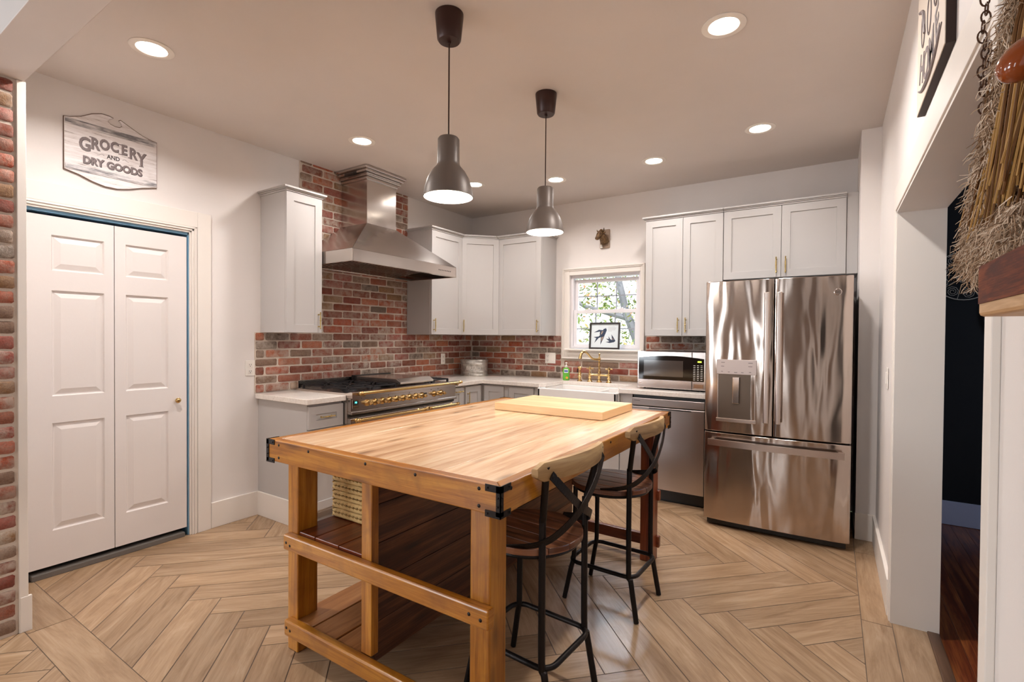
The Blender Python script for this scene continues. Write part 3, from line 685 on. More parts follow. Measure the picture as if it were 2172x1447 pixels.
# soap
so = thing('soap_dispenser', 'green liquid hand soap pump bottle beside the sink', 'soap bottle', (1.352, -.172, ZC), R(25))
MB().lathe([(.028, 0), (.034, .006), (.036, .03), (.033, .06), (.037, .09), (.036, .108), (.026, .124), (.014, .132)], (0, 0, 0), 'z', 24, sy=.62).build('bottle', m_soap, so)
MB().lathe([(.013, .131), (.015, .134), (.015, .150), (.006, .153), (.005, .172), (.012, .174), (.012, .182), (.003, .184)], (0, 0, 0), 'z', 16).tube([(0, 0, .178), (0, -.03, .180), (0, -.040, .174)], .004, 8).build('pump', m_white, so)
lb = MB(); lb.face([(-.022, -.0245, .078), (.022, -.0245, .078), (.020, -.0225, .115), (-.020, -.0225, .115)]); lb.cm = 1; lb.face([(-.018, -.0250, .088), (.018, -.0250, .088), (.018, -.0245, .104), (-.018, -.0245, .104)])
lb.build('label', [m_label, m_bluep], so, fix=False)
MB().lathe([(.012, .001), (.011, .003)], (.008, -.0225, .028), '-y', 14).build('fruit_print', m_orange, so)

# bread tin
bt = thing('bread_tin', 'oval galvanised bread bin in the counter corner', 'bread bin', (.245, -.265, ZC), R(33))
MB().lathe([(.150, 0), (.156, .006), (.156, .012), (.152, .016), (.152, .045), (.155, .048), (.152, .052), (.152, .130), (.155, .133), (.152, .137), (.152, .168)], (0, 0, 0), 'z', 40, sy=.66).build('tin_body', m_galv, bt)
MB().lathe([(.158, .160), (.158, .176), (.154, .182), (.10, .186), (.0, .187)], (0, 0, 0), 'z', 40, sy=.66).build('lid', m_galv, bt)
MB().tube([(-.042, 0, .186), (-.034, 0, .188), (-.026, 0, .198), (-.014, 0, .212), (0, 0, .217), (.014, 0, .212), (.026, 0, .198), (.034, 0, .188), (.042, 0, .186)], .0028, 8).build('lid_handle', m_steelp, bt)
text('lettering', 'BREAD', .052, plain('embossed_tin', (222, 216, 208), .35, .6), bt, (.0, -.1012, .088), (R(90), 0, 0), .0016, .001)

# picture frame on the sill
pf_ = thing('framed_bird_print', 'small dark-framed swallow print leaning on the window sill', 'picture', (1.708, -.040, WZ0), 0)
pf_.rotation_euler = (R(-5), 0, 0)
q = MB(); ringbox(q, -.162, .162, .001, .270, .017, -.016, 0); q.build('frame', m_frame, pf_, bevel=.002)
pp = MB(); pp.box(-.147, .147, -.006, -.002, .016, .255); pp.build('print', m_paper, pf_)
def shape(mb, pts, y): mb.face([(a, y, b2) for a, b2 in pts])
bd = MB()
U = lambda px, py: (-.145+(px-490)/400*.30, .262-(py-885)/350*.245)
for poly in ([(700, 955), (712, 985), (690, 1045), (660, 1075), (600, 1098), (540, 1170), (565, 1100), (525, 1085), (600, 1075), (625, 1045), (650, 1010), (665, 968)], [(660, 985), (640, 1045), (612, 1050), (615, 1005), (525, 1020), (600, 978)],
             [(690, 1040), (670, 1100), (628, 1195), (632, 1090), (660, 1060)], [(840, 1135), (820, 1155), (760, 1168), (700, 1155), (755, 1145), (705, 1105), (745, 1112), (738, 1070), (765, 1112), (790, 1125), (780, 1045), (815, 1095), (830, 1125)]):
    shape(bd, [U(*p) for p in poly], -.0065)
bd.cm = 1
for poly in ([(665, 1000), (640, 1048), (630, 1040), (640, 1000)], [(672, 1075), (640, 1150), (640, 1090)], [(800, 1090), (812, 1120), (795, 1122)]): shape(bd, [U(*p) for p in poly], -.0068)
bd.build('birds', [m_bird, m_birdb], pf_, fix=False)
ls = MB()
for k in range(5): ls.box(.035, .035+[.07, .085, .08, .075, .04][k], -.0066, -.006, .224-k*.010, .2255-k*.010)
ls.build('script_lines', m_ink, pf_)

# bull head
bh = thing('bull_head_ornament', 'small bronze bull head on a weathered plaque above the window', 'ornament', (1.690, 0, 2.350))
MB().box(-.052, .052, -.018, -.001, -.095, .092).build('plaque', m_plaque, bh, bevel=.006)
hd = MB(); tl = Matrix.Rotation(R(-35), 3, 'X'); tw = Matrix.Rotation(R(-32), 3, 'Z')
nk = [(.004, -.016, -.035), (.002, -.040, -.012), (-.004, -.062, .010), (-.012, -.078, .026)]
hd.tube(nk, .04, 16, rs=[.046, .042, .038, .030])
f2 = lambda x, y, z: Vector((-.010, -.072, .030))+tw @ Vector((x, y, z))
hd.tube([f2(0, .012, .018), f2(0, -.010, .012), f2(0, -.030, -.008), f2(0, -.046, -.030), f2(0, -.054, -.046), f2(0, -.056, -.054)], .03, 16, rs=[.024, .034, .029, .020, .021, .012])
for k in range(9): hd.ball(f2(random.uniform(-.02, .02), random.uniform(-.015, .01), .038+random.uniform(-.004, .008)), .010, seg=8)
hd.build('head', m_bronze, bh)
for sg in (-1, 1):
    hn = MB(); hn.tube([f2(sg*.022, 0, .028), f2(sg*.044, -.006, .032), f2(sg*.056, -.012, .044), f2(sg*.060, -.014, .058)], .008, 8, rs=[.010, .008, .006, .002]); hn.build('horn', m_bronze, bh)
    er = MB(); er.tube([f2(sg*.026, 0, .016), f2(sg*.046, .002, .014), f2(sg*.064, .004, .018)], .008, 8, rs=[.006, .010, .002]); er.build('ear', m_bronze, bh)
    MB().ball(f2(sg*.026, -.026, .006), .0055, seg=8).build('eye', m_black, bh)
MB().box(-.042, -.018, -.030, -.019, -.094, -.058).build('tag', m_white, bh, bevel=.002)

# outlets and switches
def plate(label, loc, rz, wd=.07, hg=.115, kind='outlet', name='wall_outlet'):
    t_ = thing(name, label, 'outlet' if kind != 'switch' else 'switch', loc, rz)
    MB().box(-wd/2, wd/2, -.006, -.001, -hg/2, hg/2).build('cover_plate', m_white, t_, bevel=.003)
    if kind in ('outlet', 'both'):
        cx = 0 if kind == 'outlet' else -wd/4
        for dz in (-.024, .024):
            f_ = MB().box(cx-.016, cx+.016, -.0085, -.006, dz-.016, dz+.016).build('socket', m_white, t_, bevel=.004)
            s_ = MB(); s_.box(cx-.008, cx-.0055, -.0092, -.0084, dz-.004, dz+.007); s_.box(cx+.0055, cx+.008, -.0092, -.0084, dz-.004, dz+.007); s_.lathe([(.003, 0), (.003, .0008)], (cx, -.0084, dz-.010), '-y', 10); s_.build('slots', m_inkd, f_)
    if kind in ('switch', 'both'):
        cx = 0 if kind == 'switch' else wd/4
        MB().box(cx-.016, cx+.016, -.011, -.006, -.033, .033).build('rocker', m_white, t_, bevel=.003)
    return t_
plate('white outlet on the wall left of the brick backsplash', (.001, -2.686, 1.107), R(90))
plate('white outlet on the brick between the range and the corner', (.014, -.535, 1.107), R(90))
plate('double white outlet and switch plate on the brick left of the window', (1.083, -.014, 1.130), 0, .125, .115, 'both')
plate('white light switch on the side wall right of the refrigerator', (3.886, -1.335, 1.144), R(-90), .07, .115, 'switch', 'light_switch')

# ------------------------------------------------------------------ range
rg = thing('gas_range', 'wide stainless gas range with brass knobs and rails', 'stove', (0, 0, 0))
RY0, RY1 = -2.329, -1.127
MB().box(.03, .655, RY0, RY1, .10, .895, 'y').build('body', m_steel, rg, bevel=.002)
cp = MB(); cp.prism([(.030, .895), (.715, .895), (.715, .938), (.700, .942), (.640, .930), (.030, .930)], RY0-.002, RY1+.002, lambda a, b2, d: (a, d, b2)); cp.build('cooktop', m_steel, rg, bevel=.002)
MB().box(.655, .69, RY0+.004, RY1-.004, .795, .895).box(.655, .705, RY0+.004, RY1-.004, .775, .795).build('control_panel', m_steel, rg, bevel=.003)
MB().box(.655, .672, RY0+.004, RY1-.004, .752, .774).build('vent_slot', m_black, rg)
bk = MB(); bk.box(.016, .045, RY0+.01, RY1-.01, .93, .992); bo = bk.build('backguard', m_steelp, rg, bevel=.002)
MB().box(.045, .0465, RY0+.03, RY1-.03, .968, .974).build('backguard_slot', m_black, bo)
for (a, b2) in ((RY0+.004, -1.560), (-1.556, RY1-.004)):
    dv = MB().box(.655, .690, a, b2, .225, .745).build('oven_door', m_steel, rg, bevel=.004)
    if b2-a > .5: MB().box(.690, .692, a+.13, b2-.13, .34, .60).build('oven_window', m_glassb, dv, bevel=.002)
    h = MB(); L0, L1 = a+.035, b2-.035
    h.tube([(.740, L0, .735), (.740, L1, .735)], .0105, 14)
    for yy in (L0, L1):
        h.lathe([(.006, -.02), (.014, -.012), (.010, -.004), (.016, .006), (.010, .016), (.011, .03)], (.740, yy, .735), 'y', 14); yc = yy+(.02 if yy == L0 else -.02)
        h.lathe([(.017, 0), (.010, .006), (.008, .03), (.012, .045)], (.690, yc, .728), 'x', 12)
    h.build('oven_handle', m_brass, dv)
MB().box(.655, .685, RY0+.004, RY1-.004, .11, .22).build('storage_drawer', m_steel, rg, bevel=.004)
for yy in (RY0+.06, RY1-.06):
    for xx in (.08, .60): MB().lathe([(.022, 0), (.018, .05), (.014, .10)], (xx, yy, 0), 'z', 14).build('foot', m_black, rg)
h = MB(); h.tube([(.752, RY0+.05, .932), (.752, RY1-.02, .932)], .0115, 14)
for yy in (RY0+.05, RY1-.02):
    h.lathe([(.006, -.02), (.014, -.012), (.010, -.004), (.016, .006), (.010, .016), (.012, .03)], (.752, yy, .932), 'y', 14)
    h.lathe([(.015, 0), (.009, .008), (.009, .03), (.012, .04)], (.712, yy+(.025 if yy < -2 else -.025), .918), 'x', 12)
h.build('towel_rail', m_brass, rg)
KY = [-2.172+.0738*i for i in range(9)]+[-1.428, -1.338]
kp = None
for yy in KY:
    kb = MB(); kb.lathe([(.027, 0), (.027, .006), (.020, .014), (.013, .018), (.011, .028), (.015, .034), (.015, .046), (.010, .052), (.005, .060), (.004, .068)], (0, 0, 0), 'x', 20)
    if kp is None: kp = kb.build('knob', m_brass, rg, loc=(.690, yy, .848))
    else:
        c = kp.copy(); COL.objects.link(c); c.location = (.690, yy, .848)
dp = MB().box(.690, .694, -2.312, -2.252, .818, .880).build('timer_panel', m_steelp, rg, bevel=.006)
MB().box(.694, .695, -2.302, -2.262, .848, .872).build('timer_display', m_black, dp)
text('timer_digits', 'P8', .020, m_ledt, dp, (.6955, -2.282, .860), (R(90), 0, R(90)), .0002, .0004)
db = MB()
for k in range(4): db.lathe([(.0035, 0), (.003, .003)], (.694, -2.300+k*.0125, .832), 'x', 10)
db.build('timer_buttons', m_brass, dp)
MB().box(.690, .6915, -1.555, -1.520, .853, .866).build('badge', m_black, rg)
pl = MB()
for k, yy in enumerate([-2.225, -1.96, -1.73, -1.465, -1.375]): pl.lathe([(.004, 0), (.003, .002)], (.690, yy, .886), 'x', 10)
pl.build('indicator_lights', m_inkd, rg)
# grates
def grate(parent, x0, x1, y0, y1):
    g = MB(); z = .952; t_ = .006
    for (a, b2, c, d) in ((x0, x1, y0, y0), (x0, x1, y1, y1), (x0, x0, y0, y1), (x1, x1, y0, y1), ((x0+x1)/2, (x0+x1)/2, y0, y1)):
        g.box(a-t_, b2+t_, c-t_, d+t_, z, z+.011)
    for xc in ((3*x0+x1)/4, (x0+3*x1)/4):
        yc = (y0+y1)/2
        for k in range(4):
            a = PI/4+k*PI/2; T = Matrix.Translation((xc, yc, 0)) @ Matrix.Rotation(a, 4, 'Z')
            g.box(.022, .115, -.005, .005, z+.002, z+.016, T=T)
        for sx_ in (-1, 1): g.box(xc-.005, xc+.005, yc+sx_*.03, yc+sx_*(y1-y0)/2, z, z+.013)
    for a in (x0, x1):
        for c in (y0, y1): g.box(a-.008, a+.008, c-.008, c+.008, .930, z+.004)
    return g.build('grate', m_castiron, parent, bevel=.0015)
def burner(parent, xc, yc, r=.045):
    b_ = MB(); b_.lathe([(r*1.25, .930), (r*1.2, .936), (r, .938), (r, .946), (r*.8, .950), (0, .951)], (xc, yc, 0), 'z', 24); return b_.build('burner', m_castiron, parent)
for (a, b2) in ((-2.290, -2.055), (-2.045, -1.815), (-1.375, -1.160)):
    grate(rg, .075, .615, a, b2)
    for xc in (.21, .48): burner(rg, xc, (a+b2)/2, .048 if xc > .3 else .036)
gc = MB(); gc.prism([(.10, .955), (.66, .955), (.66, .972), (.610, .998), (.10, .998)], -1.800, -1.400, lambda a, b2, d: (a, d, b2)); gc.build('griddle_cover', m_steel, rg, bevel=.003)
MB().box(.06, .11, -1.81, -1.39, .931, 1.004).build('griddle_back', m_black, rg, bevel=.003)

# ------------------------------------------------------------------ hood
hd_ = thing('range_hood', 'large stainless chimney range hood over the stove', 'range hood', (0, 0, 0))
HY0, HY1, HX = -2.292, -1.092, .660
CX, CY0, CY1 = .345, -1.885, -1.558
ch = MB()
ch.box(.016, CX, CY0, CY1, 2.300, 2.70); ch.build('chimney', m_hood, hd_, bevel=.002)
MB().box(.015, CX+.003, CY0-.003, CY1+.003, 2.296, 2.330).build('chimney_collar', m_hood, hd_, bevel=.002)
b0 = [(.016, HY0, 2.0), (HX, HY0, 2.0), (HX, HY1, 2.0), (.016, HY1, 2.0)]; b1 = [(.016, CY0, 2.300), (CX, CY0, 2.300), (CX, CY1, 2.300), (.016, CY1, 2.300)]
cn = MB(); cn.raw(b0+b1, [(0, 1, 5, 4), (1, 2, 6, 5), (2, 3, 7, 6), (3, 0, 4, 7), (4, 5, 6, 7)], None, .5, False); cn.build('canopy', m_hood, hd_, bevel=.003)
lp = MB(); t_ = .012
lp.box(.016, HX, HY0, HY0+t_, 1.905, 2.0); lp.box(.016, HX, HY1-t_, HY1, 1.905, 2.0); lp.box(HX-t_, HX, HY0+t_, HY1-t_, 1.905, 2.0)
lp.box(.016, HX-t_, HY0+t_, HY1-t_, 1.992, 2.0); lp.box(HX-.09, HX-t_, HY0+t_, HY1-t_, 1.915, 1.925)
lp.box(.016, .08, HY0+t_, HY1-t_, 1.905, 1.925)
lp.build('lip', m_steel, hd_, bevel=.003)
bf = MB(); T = Matrix.Translation((.08, 0, 1.915)) @ Matrix.Rotation(R(-6), 4, 'Y')
y = HY0+.10
while y < HY1-.22:
    bf.box(0, .485, y, y+.015, -.006, .022, T=T); y += .034
bf.build('baffle_filter', m_steelp, hd_, bevel=.002); MB().box(.08, .57, HY0+.02, HY1-.02, 1.972, 1.980).build('filter_backing', m_black, hd_)
cr = MB()
for (e, z0, z1) in ((.012, 2.665, 2.690), (.030, 2.690, 2.706), (.026, 2.706, 2.716), (.050, 2.716, 2.738), (.065, 2.738, 2.761)):
    cr.box(.016, CX+e, CY0-e, CY1+e, z0, z1)
cr.build('hood_crown', m_hood, hd_, bevel=.005)
vt = MB()
for k in range(12): vt.box(.12+k*.013, .126+k*.013, CY0-.052, CY0-.049, 2.700, 2.732)
vt.build('vent_slots', m_black, hd_)
bt2 = MB()
for k in range(8): bt2.lathe([(.005, 0), (.0045, .002)], (HX, -1.335+k*.022, 1.952), 'x', 10)
bt2.build('control_buttons', m_inkd, hd_)

# ------------------------------------------------------------------ refrigerator
FX0, FX1, FYB = 2.856, 3.738, -.86
rf = thing('refrigerator', 'stainless french-door refrigerator with bottom freezer and water dispenser', 'refrigerator', (0, 0, 0))
MB().box(FX0+.006, FX1-.006, FYB, -.10, .03, 1.735).build('cabinet_body', plain('dark_grey_case', (52, 46, 44), .5), rf, bevel=.004)
def fdoor(x0, x1, z0, z1, name='door', holes=None, bul=.020):
    # gently bowed front
    n = 16; xc = (FX0+FX1)/2; hw2 = (FX1-FX0)/2
    mb = MB(); fy = lambda x: -.925-bul*(1-((x-xc)/hw2)**2)
    xs = [x0+(x1-x0)*i/n for i in range(n+1)]
    pts = [(x, fy(x)) for x in xs]; pts[0] = (x0, fy(x0)+.006); pts[-1] = (x1, fy(x1)+.006)
    out = [(x0, FYB-.004)]+pts+[(x1, FYB-.004)]
    m = len(out); vs = [(a, b2, z0) for a, b2 in out]+[(a, b2, z1) for a, b2 in out]
    fs = [(k, (k+1) % m, (k+1) % m+m, k+m) for k in range(m)]+[tuple(range(m))[::-1], tuple(range(m, 2*m))]
    mb.raw(vs, fs, None, .5, True); return mb.build(name, m_fridge, rf, bevel=.004)
GX = 3.297
ld = fdoor(FX0, GX-.003, .690, 1.760); rd = fdoor(GX+.003, FX1, .690, 1.760); fz = fdoor(FX0, FX1, .052, .680, 'freezer_drawer')
def bow(x): return -.925-.020*(1-((x-(FX0+FX1)/2)/((FX1-FX0)/2))**2)
for (dr_, xx) in ((ld, GX-.038), (rd, GX+.034)):
    hb = MB(); yb = bow(xx); hb.prism([(xx-.017, yb-.055), (xx-.010, yb-.062), (xx+.010, yb-.062), (xx+.017, yb-.055), (xx+.013, yb-.040), (xx-.013, yb-.040)], .785, 1.665, lambda a, b2, d: (a, b2, d))
    for z in (.83, 1.62): hb.box(xx-.010, xx+.010, yb-.045, yb+.004, z-.02, z+.02)
    hb.build('door_handle', plain('satin_steel', (206, 190, 180), .3, 1) if 'satin_steel' not in MATS else MATS['satin_steel'], dr_, bevel=.003)
hb = MB(); L0, L1 = FX0+.035, FX1-.035; n = 12
for i in range(n):
    a, b2 = L0+(L1-L0)*i/n, L0+(L1-L0)*(i+1)/n
    ya, yb = bow(a)-.050, bow(b2)-.050
    vs = [(a, ya-.012, .596), (a, ya+.010, .596), (a, ya+.010, .638), (a, ya-.012, .638), (b2, yb-.012, .596), (b2, yb+.010, .596), (b2, yb+.010, .638), (b2, yb-.012, .638)]
    hb.raw(vs, [(0, 1, 5, 4), (1, 2, 6, 5), (2, 3, 7, 6), (3, 0, 4, 7)]+([(0, 3, 2, 1)] if i == 0 else [])+([(4, 5, 6, 7)] if i == n-1 else []), None, .5, False)
for xx in (L0+.02, L1-.02): hb.box(xx-.014, xx+.014, bow(xx)-.045, bow(xx)+.004, .602, .632)
hb.build('freezer_handle', MATS['satin_steel'], fz, fix='weld')
MB().box(FX0+.02, FX1-.02, -.90, FYB, .012, .050).build('toe_grille', m_black, rf)
ft = MB()
for xx in (FX0+.06, FX1-.06): ft.lathe([(.02, 0), (.018, .03)], (xx, -.82, 0), 'z', 12)
ft.build('levelling_feet', m_black, rf)
hg = MB(); hg.box(FX0+.01, FX0+.10, -.92, -.80, 1.7355, 1.752); hg.box(FX1-.10, FX1-.01, -.92, -.80, 1.7355, 1.752); hg.build('hinge_cover', MATS['dark_grey_case'], rf, bevel=.003)
# dispenser
DX0, DX1 = 2.938, 3.196
dsp = MB(); dy = bow((DX0+DX1)/2)-.004
dsp.box(DX0, DX1, dy-.004, dy+.03, 1.100, 1.205); do = dsp.build('dispenser', plain('dispenser_panel', (190, 176, 170), .3, .5), ld, bevel=.003)
rc = MB(); rc.box(DX0+.004, DX0+.014, dy-.002, dy+.03, .790, 1.100); rc.box(DX1-.014, DX1-.004, dy-.002, dy+.03, .790, 1.100); rc.box(DX0, DX1, dy-.012, dy+.03, .765, .790); rc.build('dispenser_frame', MATS['satin_steel'], do, bevel=.003)
MB().box(DX0+.014, DX1-.014, dy+.0005, dy+.004, .790, 1.100).build('dispenser_recess', plain('recess_grey', (104, 90, 78), .35, .5), do)
MB().box((DX0+DX1)/2-.024, (DX0+DX1)/2+.024, dy-.012, dy-.002, .895, 1.085).build('paddle', m_steelp, do, bevel=.006)
tx = MB()
for (a, z, w2) in ((.030, 1.182, .024), (.030, 1.155, .020), (.030, 1.118, .012), (.075, 1.116, .012), (.115, 1.114, .020), (.160, 1.114, .016), (.205, 1.182, .028), (.205, 1.158, .026), (.210, 1.118, .014)): tx.box(DX0+a, DX0+a+w2, dy-.0046, dy-.004, z, z+.003)
tx.build('panel_markings', m_inkd, do)
em = MB(); em.lathe([(.0205, 0), (.0215, .003), (.019, .004), (.0185, .0025), (0, .0025)], (0, 0, 0), '-y', 28)
eo = em.build('emblem', m_steelp, rd, loc=(3.655, bow(3.655)-.0005, 1.655)); text('emblem_letters', 'GE', .020, MATS['dark_grey_case'], eo, (0, -.003, 0), (R(90), 0, 0), .0004)

# ------------------------------------------------------------------ dishwasher
dw = thing('dishwasher', 'stainless dishwasher below the microwave', 'dishwasher', (0, 0, 0))
MB().box(2.214, 2.808, -.60, -.02, .02, .872).build('tub', m_black, dw)
MB().box(2.217, 2.800, -.655, -.605, .112, .782).build('door', m_dish, dw, bevel=.005)
cp = MB(); cp.box(2.217, 2.800, -.655, -.605, .790, .852); co = cp.build('control_strip', m_dish, dw, bevel=.004)
MB().box(2.235, 2.285, -.6557, -.655, .828, .831).build('markings', m_inkd, co)
pk = MB(); pk.box(2.217, 2.80, -.63, -.61, .782, .790); pk.box(2.36, 2.70, -.6562, -.655, .768, .776); pk.build('pocket_handle', m_black, dw)
MB().box(2.217, 2.800, -.57, -.56, .0, .105).build('toe_panel', m_black, dw)

# ------------------------------------------------------------------ microwave
mw = thing('microwave', 'stainless countertop microwave left of the refrigerator', 'microwave', (0, 0, ZC))
MX0, MX1, MY = 2.214, 2.776, -.520
MB().box(MX0, MX1, MY+.02, -.10, .016, .322).build('case', MATS['dark_grey_case'], mw, bevel=.004)
MXS = MX0+.455
MB().box(MX0, MXS-.001, MY, MY+.02, .014, .324).build('door', m_steel, mw, bevel=.003)
MB().box(MXS+.001, MX1, MY, MY+.02, .014, .324).build('control_side', m_steel, mw, bevel=.003)
gl = MB(); ar = []; a0, a1 = MX0+.012, MX1-.012
for i in range(13): u = i/12; ar.append((a0+(a1-a0)*u, .270+.020*math.sin(PI*u)))
gl.prism([(a0, .085), (a1, .085)]+ar[::-1], MY-.0025, MY-.0002, lambda a, b2, d: (a, d, b2)); gl.build('black_glass', m_glassb, mw, bevel=.002)
MB().box(a0+.045, MXS-.07, MY-.0034, MY-.0026, .115, .250).build('window', m_mwwin, mw)
kz = MB()
for i in range(9):
    for j in range(3): kz.box(MXS+.012+j*.028, MXS+.028+j*.028, MY-.0032, MY-.0026, .097+i*.0145, .101+i*.0145)
kz.build('keypad_markings', m_white, mw); MB().box(MXS+.045, MXS+.075, MY-.0032, MY-.0026, .240, .252).build('clock_display', m_ledg, mw)
MB().box(MXS+.014, MX1-.016, MY-.003, MY, .028, .066).build('open_button', m_steelp, mw, bevel=.003)
e2 = MB().lathe([(.011, 0), (.0115, .002), (.010, .0025), (.0095, .001), (0, .001)], (0, 0, 0), '-y', 24).build('emblem', m_steelp, mw, loc=(MX0+.028, MY, .052)); text('emblem_letters', 'GE', .010, MATS['dark_grey_case'], e2, (0, -.0014, 0), (R(90), 0, 0), .0002)
ft = MB()
for xx in (MX0+.05, MX1-.05):
    for yy in (MY+.05, -.15): ft.lathe([(.012, 0), (.010, .017)], (xx, yy, 0), 'z', 12)
ft.build('feet', m_black, mw)

# ------------------------------------------------------------------ island table
tb = thing('kitchen_island_table', 'rustic stained pine island table with shelves at one end', 'table', (0, 0, 0))
TX0, TX1, TY0, TY1, TZ, AP = 1.570, 2.800, -3.480, -1.628, .900, .092
fw = .042
tp = MB(); n = 5; W_ = (TX1-TX0-2*fw)
tp2 = MB()
for i in range(n):
    a = TX0+fw+W_*i/n; tp.box(a+.0011, a+W_/n-.0011, TY0+fw+.001, TY1-fw-.001, TZ-.038, TZ-.0015, 'y')
tp.build('tabletop', m_table, tb, bevel=.0016)
for pts, g in (([(TX0, TY0), (TX1, TY0), (TX1-fw, TY0+fw), (TX0+fw, TY0+fw)], 'x'), ([(TX0, TY1), (TX0+fw, TY1-fw), (TX1-fw, TY1-fw), (TX1, TY1)], 'x'), ([(TX0, TY0), (TX0+fw, TY0+fw), (TX0+fw, TY1-fw), (TX0, TY1)], 'y'), ([(TX1, TY0), (TX1, TY1), (TX1-fw, TY1-fw), (TX1-fw, TY0+fw)], 'y')):
    mb = MB(); mb.prism(pts, TZ-AP, TZ, fn)
    i = 0
    for fi, f in enumerate(mb.f):
        P = [mb.v[k] for k in f]; flat = max(p[2] for p in P)-min(p[2] for p in P) < 1e-6
        mb.uv[fi] = [((p[0], p[1]) if g == 'x' else (p[1], p[0])) if flat else ((p[0] if g == 'x' else p[1]), p[2]) for p in P]
    mb.build('apron_rail', m_tframe, tb, bevel=.004)
lx0, lx1, rx0, rx1 = 1.655, 1.745, 2.662, 2.742
zt_ = TZ-.04
for (a, b2, c, d, dm) in ((1.672, 1.742, -3.448, -3.350, 0), (rx0, rx1, -3.448, -3.355, 0), (1.662, 1.735, -1.765, -1.672, 0), (rx0, rx1, -1.765, -1.672, 0)):
    MB().box(a, b2, c, d, 0, zt_, 'z').build('leg', m_tframe if c < -3 else m_tred, tb, bevel=.005)
MB().box(2.142, 2.199, -3.448, -3.412, .148, zt_, 'z').build('centre_post', m_tframe, tb, bevel=.004)
rl = MB().box(1.690, 2.760, -3.482, -3.446, .446, .510, 'x').build('middle_rail', m_tframe, tb, bevel=.006)
MB().box(1.697, 2.760, -3.482, -3.446, .082, .148, 'x').build('lower_rail', m_tframe, tb, bevel=.006)
MB().box(1.662, 2.760, -1.700, -1.668, .072, .140, 'x').box(1.662, 2.760, -1.700, -1.668, .36, .42, 'x').build('far_rail', m_tred, tb, bevel=.005)
us = MB(); 
for i in range(3): us.box(1.700+i*.150, 1.700+(i+1)*.150-.003, -3.440, -1.70, .478, .518, 'y')
us.build('upper_shelf', m_tred, tb, bevel=.003)
lsf = MB()
for i in range(3): lsf.box(1.690+i*.152, 1.690+(i+1)*.152-.008, -3.444, -1.70, .100, .142, 'y')
lsf.build('lower_shelf', m_tshelf, tb, bevel=.004)
pn = MB(); z = .10
for i in range(5): pn.box(2.150, 2.176, -3.411, -1.70, z+.001, z+.150, 'y'); z += .1512
pn.build('divider_panel', m_tdark, tb, bevel=.002)
bz = MB()
MB().box(1.662, 2.742, -3.33, -3.29, TZ-.13, TZ-.042, 'x').build('cross_brace', m_tframe, tb)
# iron corner brackets: H-shaped straps with rivets
for (cx, cy, sx_, sy_) in ((TX0, TY0, -1, -1), (TX1, TY0, 1, -1), (TX1, TY1, 1, 1), (TX0, TY1, -1, 1)):
    b_ = MB(); e = .003
    for (z0, z1) in ((TZ-.020, TZ+.002), (TZ-AP-.006, TZ-AP+.014)):
        b_.box(cx+sx_*e, cx-sx_*.055, cy+sy_*e, cy, z0, z1); b_.box(cx+sx_*e, cx, cy+sy_*e, cy-sy_*.055, z0, z1)
    b_.box(cx+sx_*e, cx-sx_*.014, cy+sy_*e, cy, TZ-AP, TZ); b_.box(cx+sx_*e, cx, cy+sy_*e, cy-sy_*.014, TZ-AP, TZ)
    b_.prism([(cx+sx_*e, cy+sy_*e), (cx-sx_*.055, cy+sy_*e), (cx-sx_*.045, cy-sy_*.004), (cx-sx_*.004, cy-sy_*.045), (cx+sx_*e, cy-sy_*.055)], TZ+.0002, TZ+.002, fn) if False else None
    for z in (TZ-.009, TZ-AP+.004, TZ-.035, TZ-.062):
        for dx in ((.045,) if z > TZ-.02 or z < TZ-.08 else (.007,)):
            b_.ball((cx-sx_*dx, cy+sy_*.004, z), .0035, seg=8); b_.ball((cx+sx_*.004, cy-sy_*dx, z), .0035, seg=8)
    b_.build('corner_bracket', m_iron, tb)
sc_ = MB()
def screw(x, y, z, ax='-y'): sc_.lathe([(.0065, -.001), (.006, .001), (.003, .0025), (0, .003)], (x, y, z), ax, 10)
for xx in (1.655, 1.86, 2.20, 2.45, 2.72): screw(xx, TY0, TZ-.018+(-.0 if xx > 1.7 else 0))
screw(1.655, TY0, TZ-.072); screw(2.72, TY0, TZ-.072)
for yy in (-3.42, -3.05, -2.6, -2.2, -1.75): screw(TX1, yy, TZ-.018, 'x')
for xx, z in ((1.712, .478), (1.738, .470), (2.685, .480), (2.730, .474), (1.715, .118), (1.74, .112)): screw(xx, -3.482, z)
sc_.build('screws', m_iron, tb)

# cutting board
tag(MB().box(1.872, 2.588, -2.185, -1.712, TZ+.0005, TZ+.046, 'x').build('cutting_board', m_board, bevel=.003), 'thick pale butcher-block cutting board on the far end of the island', 'cutting board')

# basket
bk_ = thing('wicker_basket', 'woven seagrass basket on the island shelf', 'basket', (1.700, -3.245, .519))
BW, BD, BH = .34, .36, .205
wv = MB(); ng = int(BH/.0205)
def loop(ins, z): return [(ins, ins, z), (BW-ins, ins, z), (BW-ins, BD-ins, z), (ins, BD-ins, z)]
for g in range(ng):
    z = .012+g*.0205
    for sd in range(4):
        Lp = loop(.011, z); a, b2 = Vector(Lp[sd]), Vector(Lp[(sd+1) % 4]); L = (b2-a).length; m = int(L/.024)
        dr_ = (b2-a).normalized(); nn = Vector((dr_.y, -dr_.x, 0))
        for k in range(m):
            c = a+dr_*(L*(k+.5)/m)+nn*.003
            tl_ = .42*(1 if g % 2 else -1)*random.uniform(.7, 1.2)
            p0 = c-dr_*.027+Vector((0, 0, -tl_*.014)); p1 = c+dr_*.027+Vector((0, 0, tl_*.014))
            wv.tube([p0, p0.lerp(p1, .25)+nn*.004, p0.lerp(p1, .5)+nn*.006, p0.lerp(p1, .75)+nn*.004, p1], .006, 6, rs=[.0025, .0072, .0082, .0072, .0025])
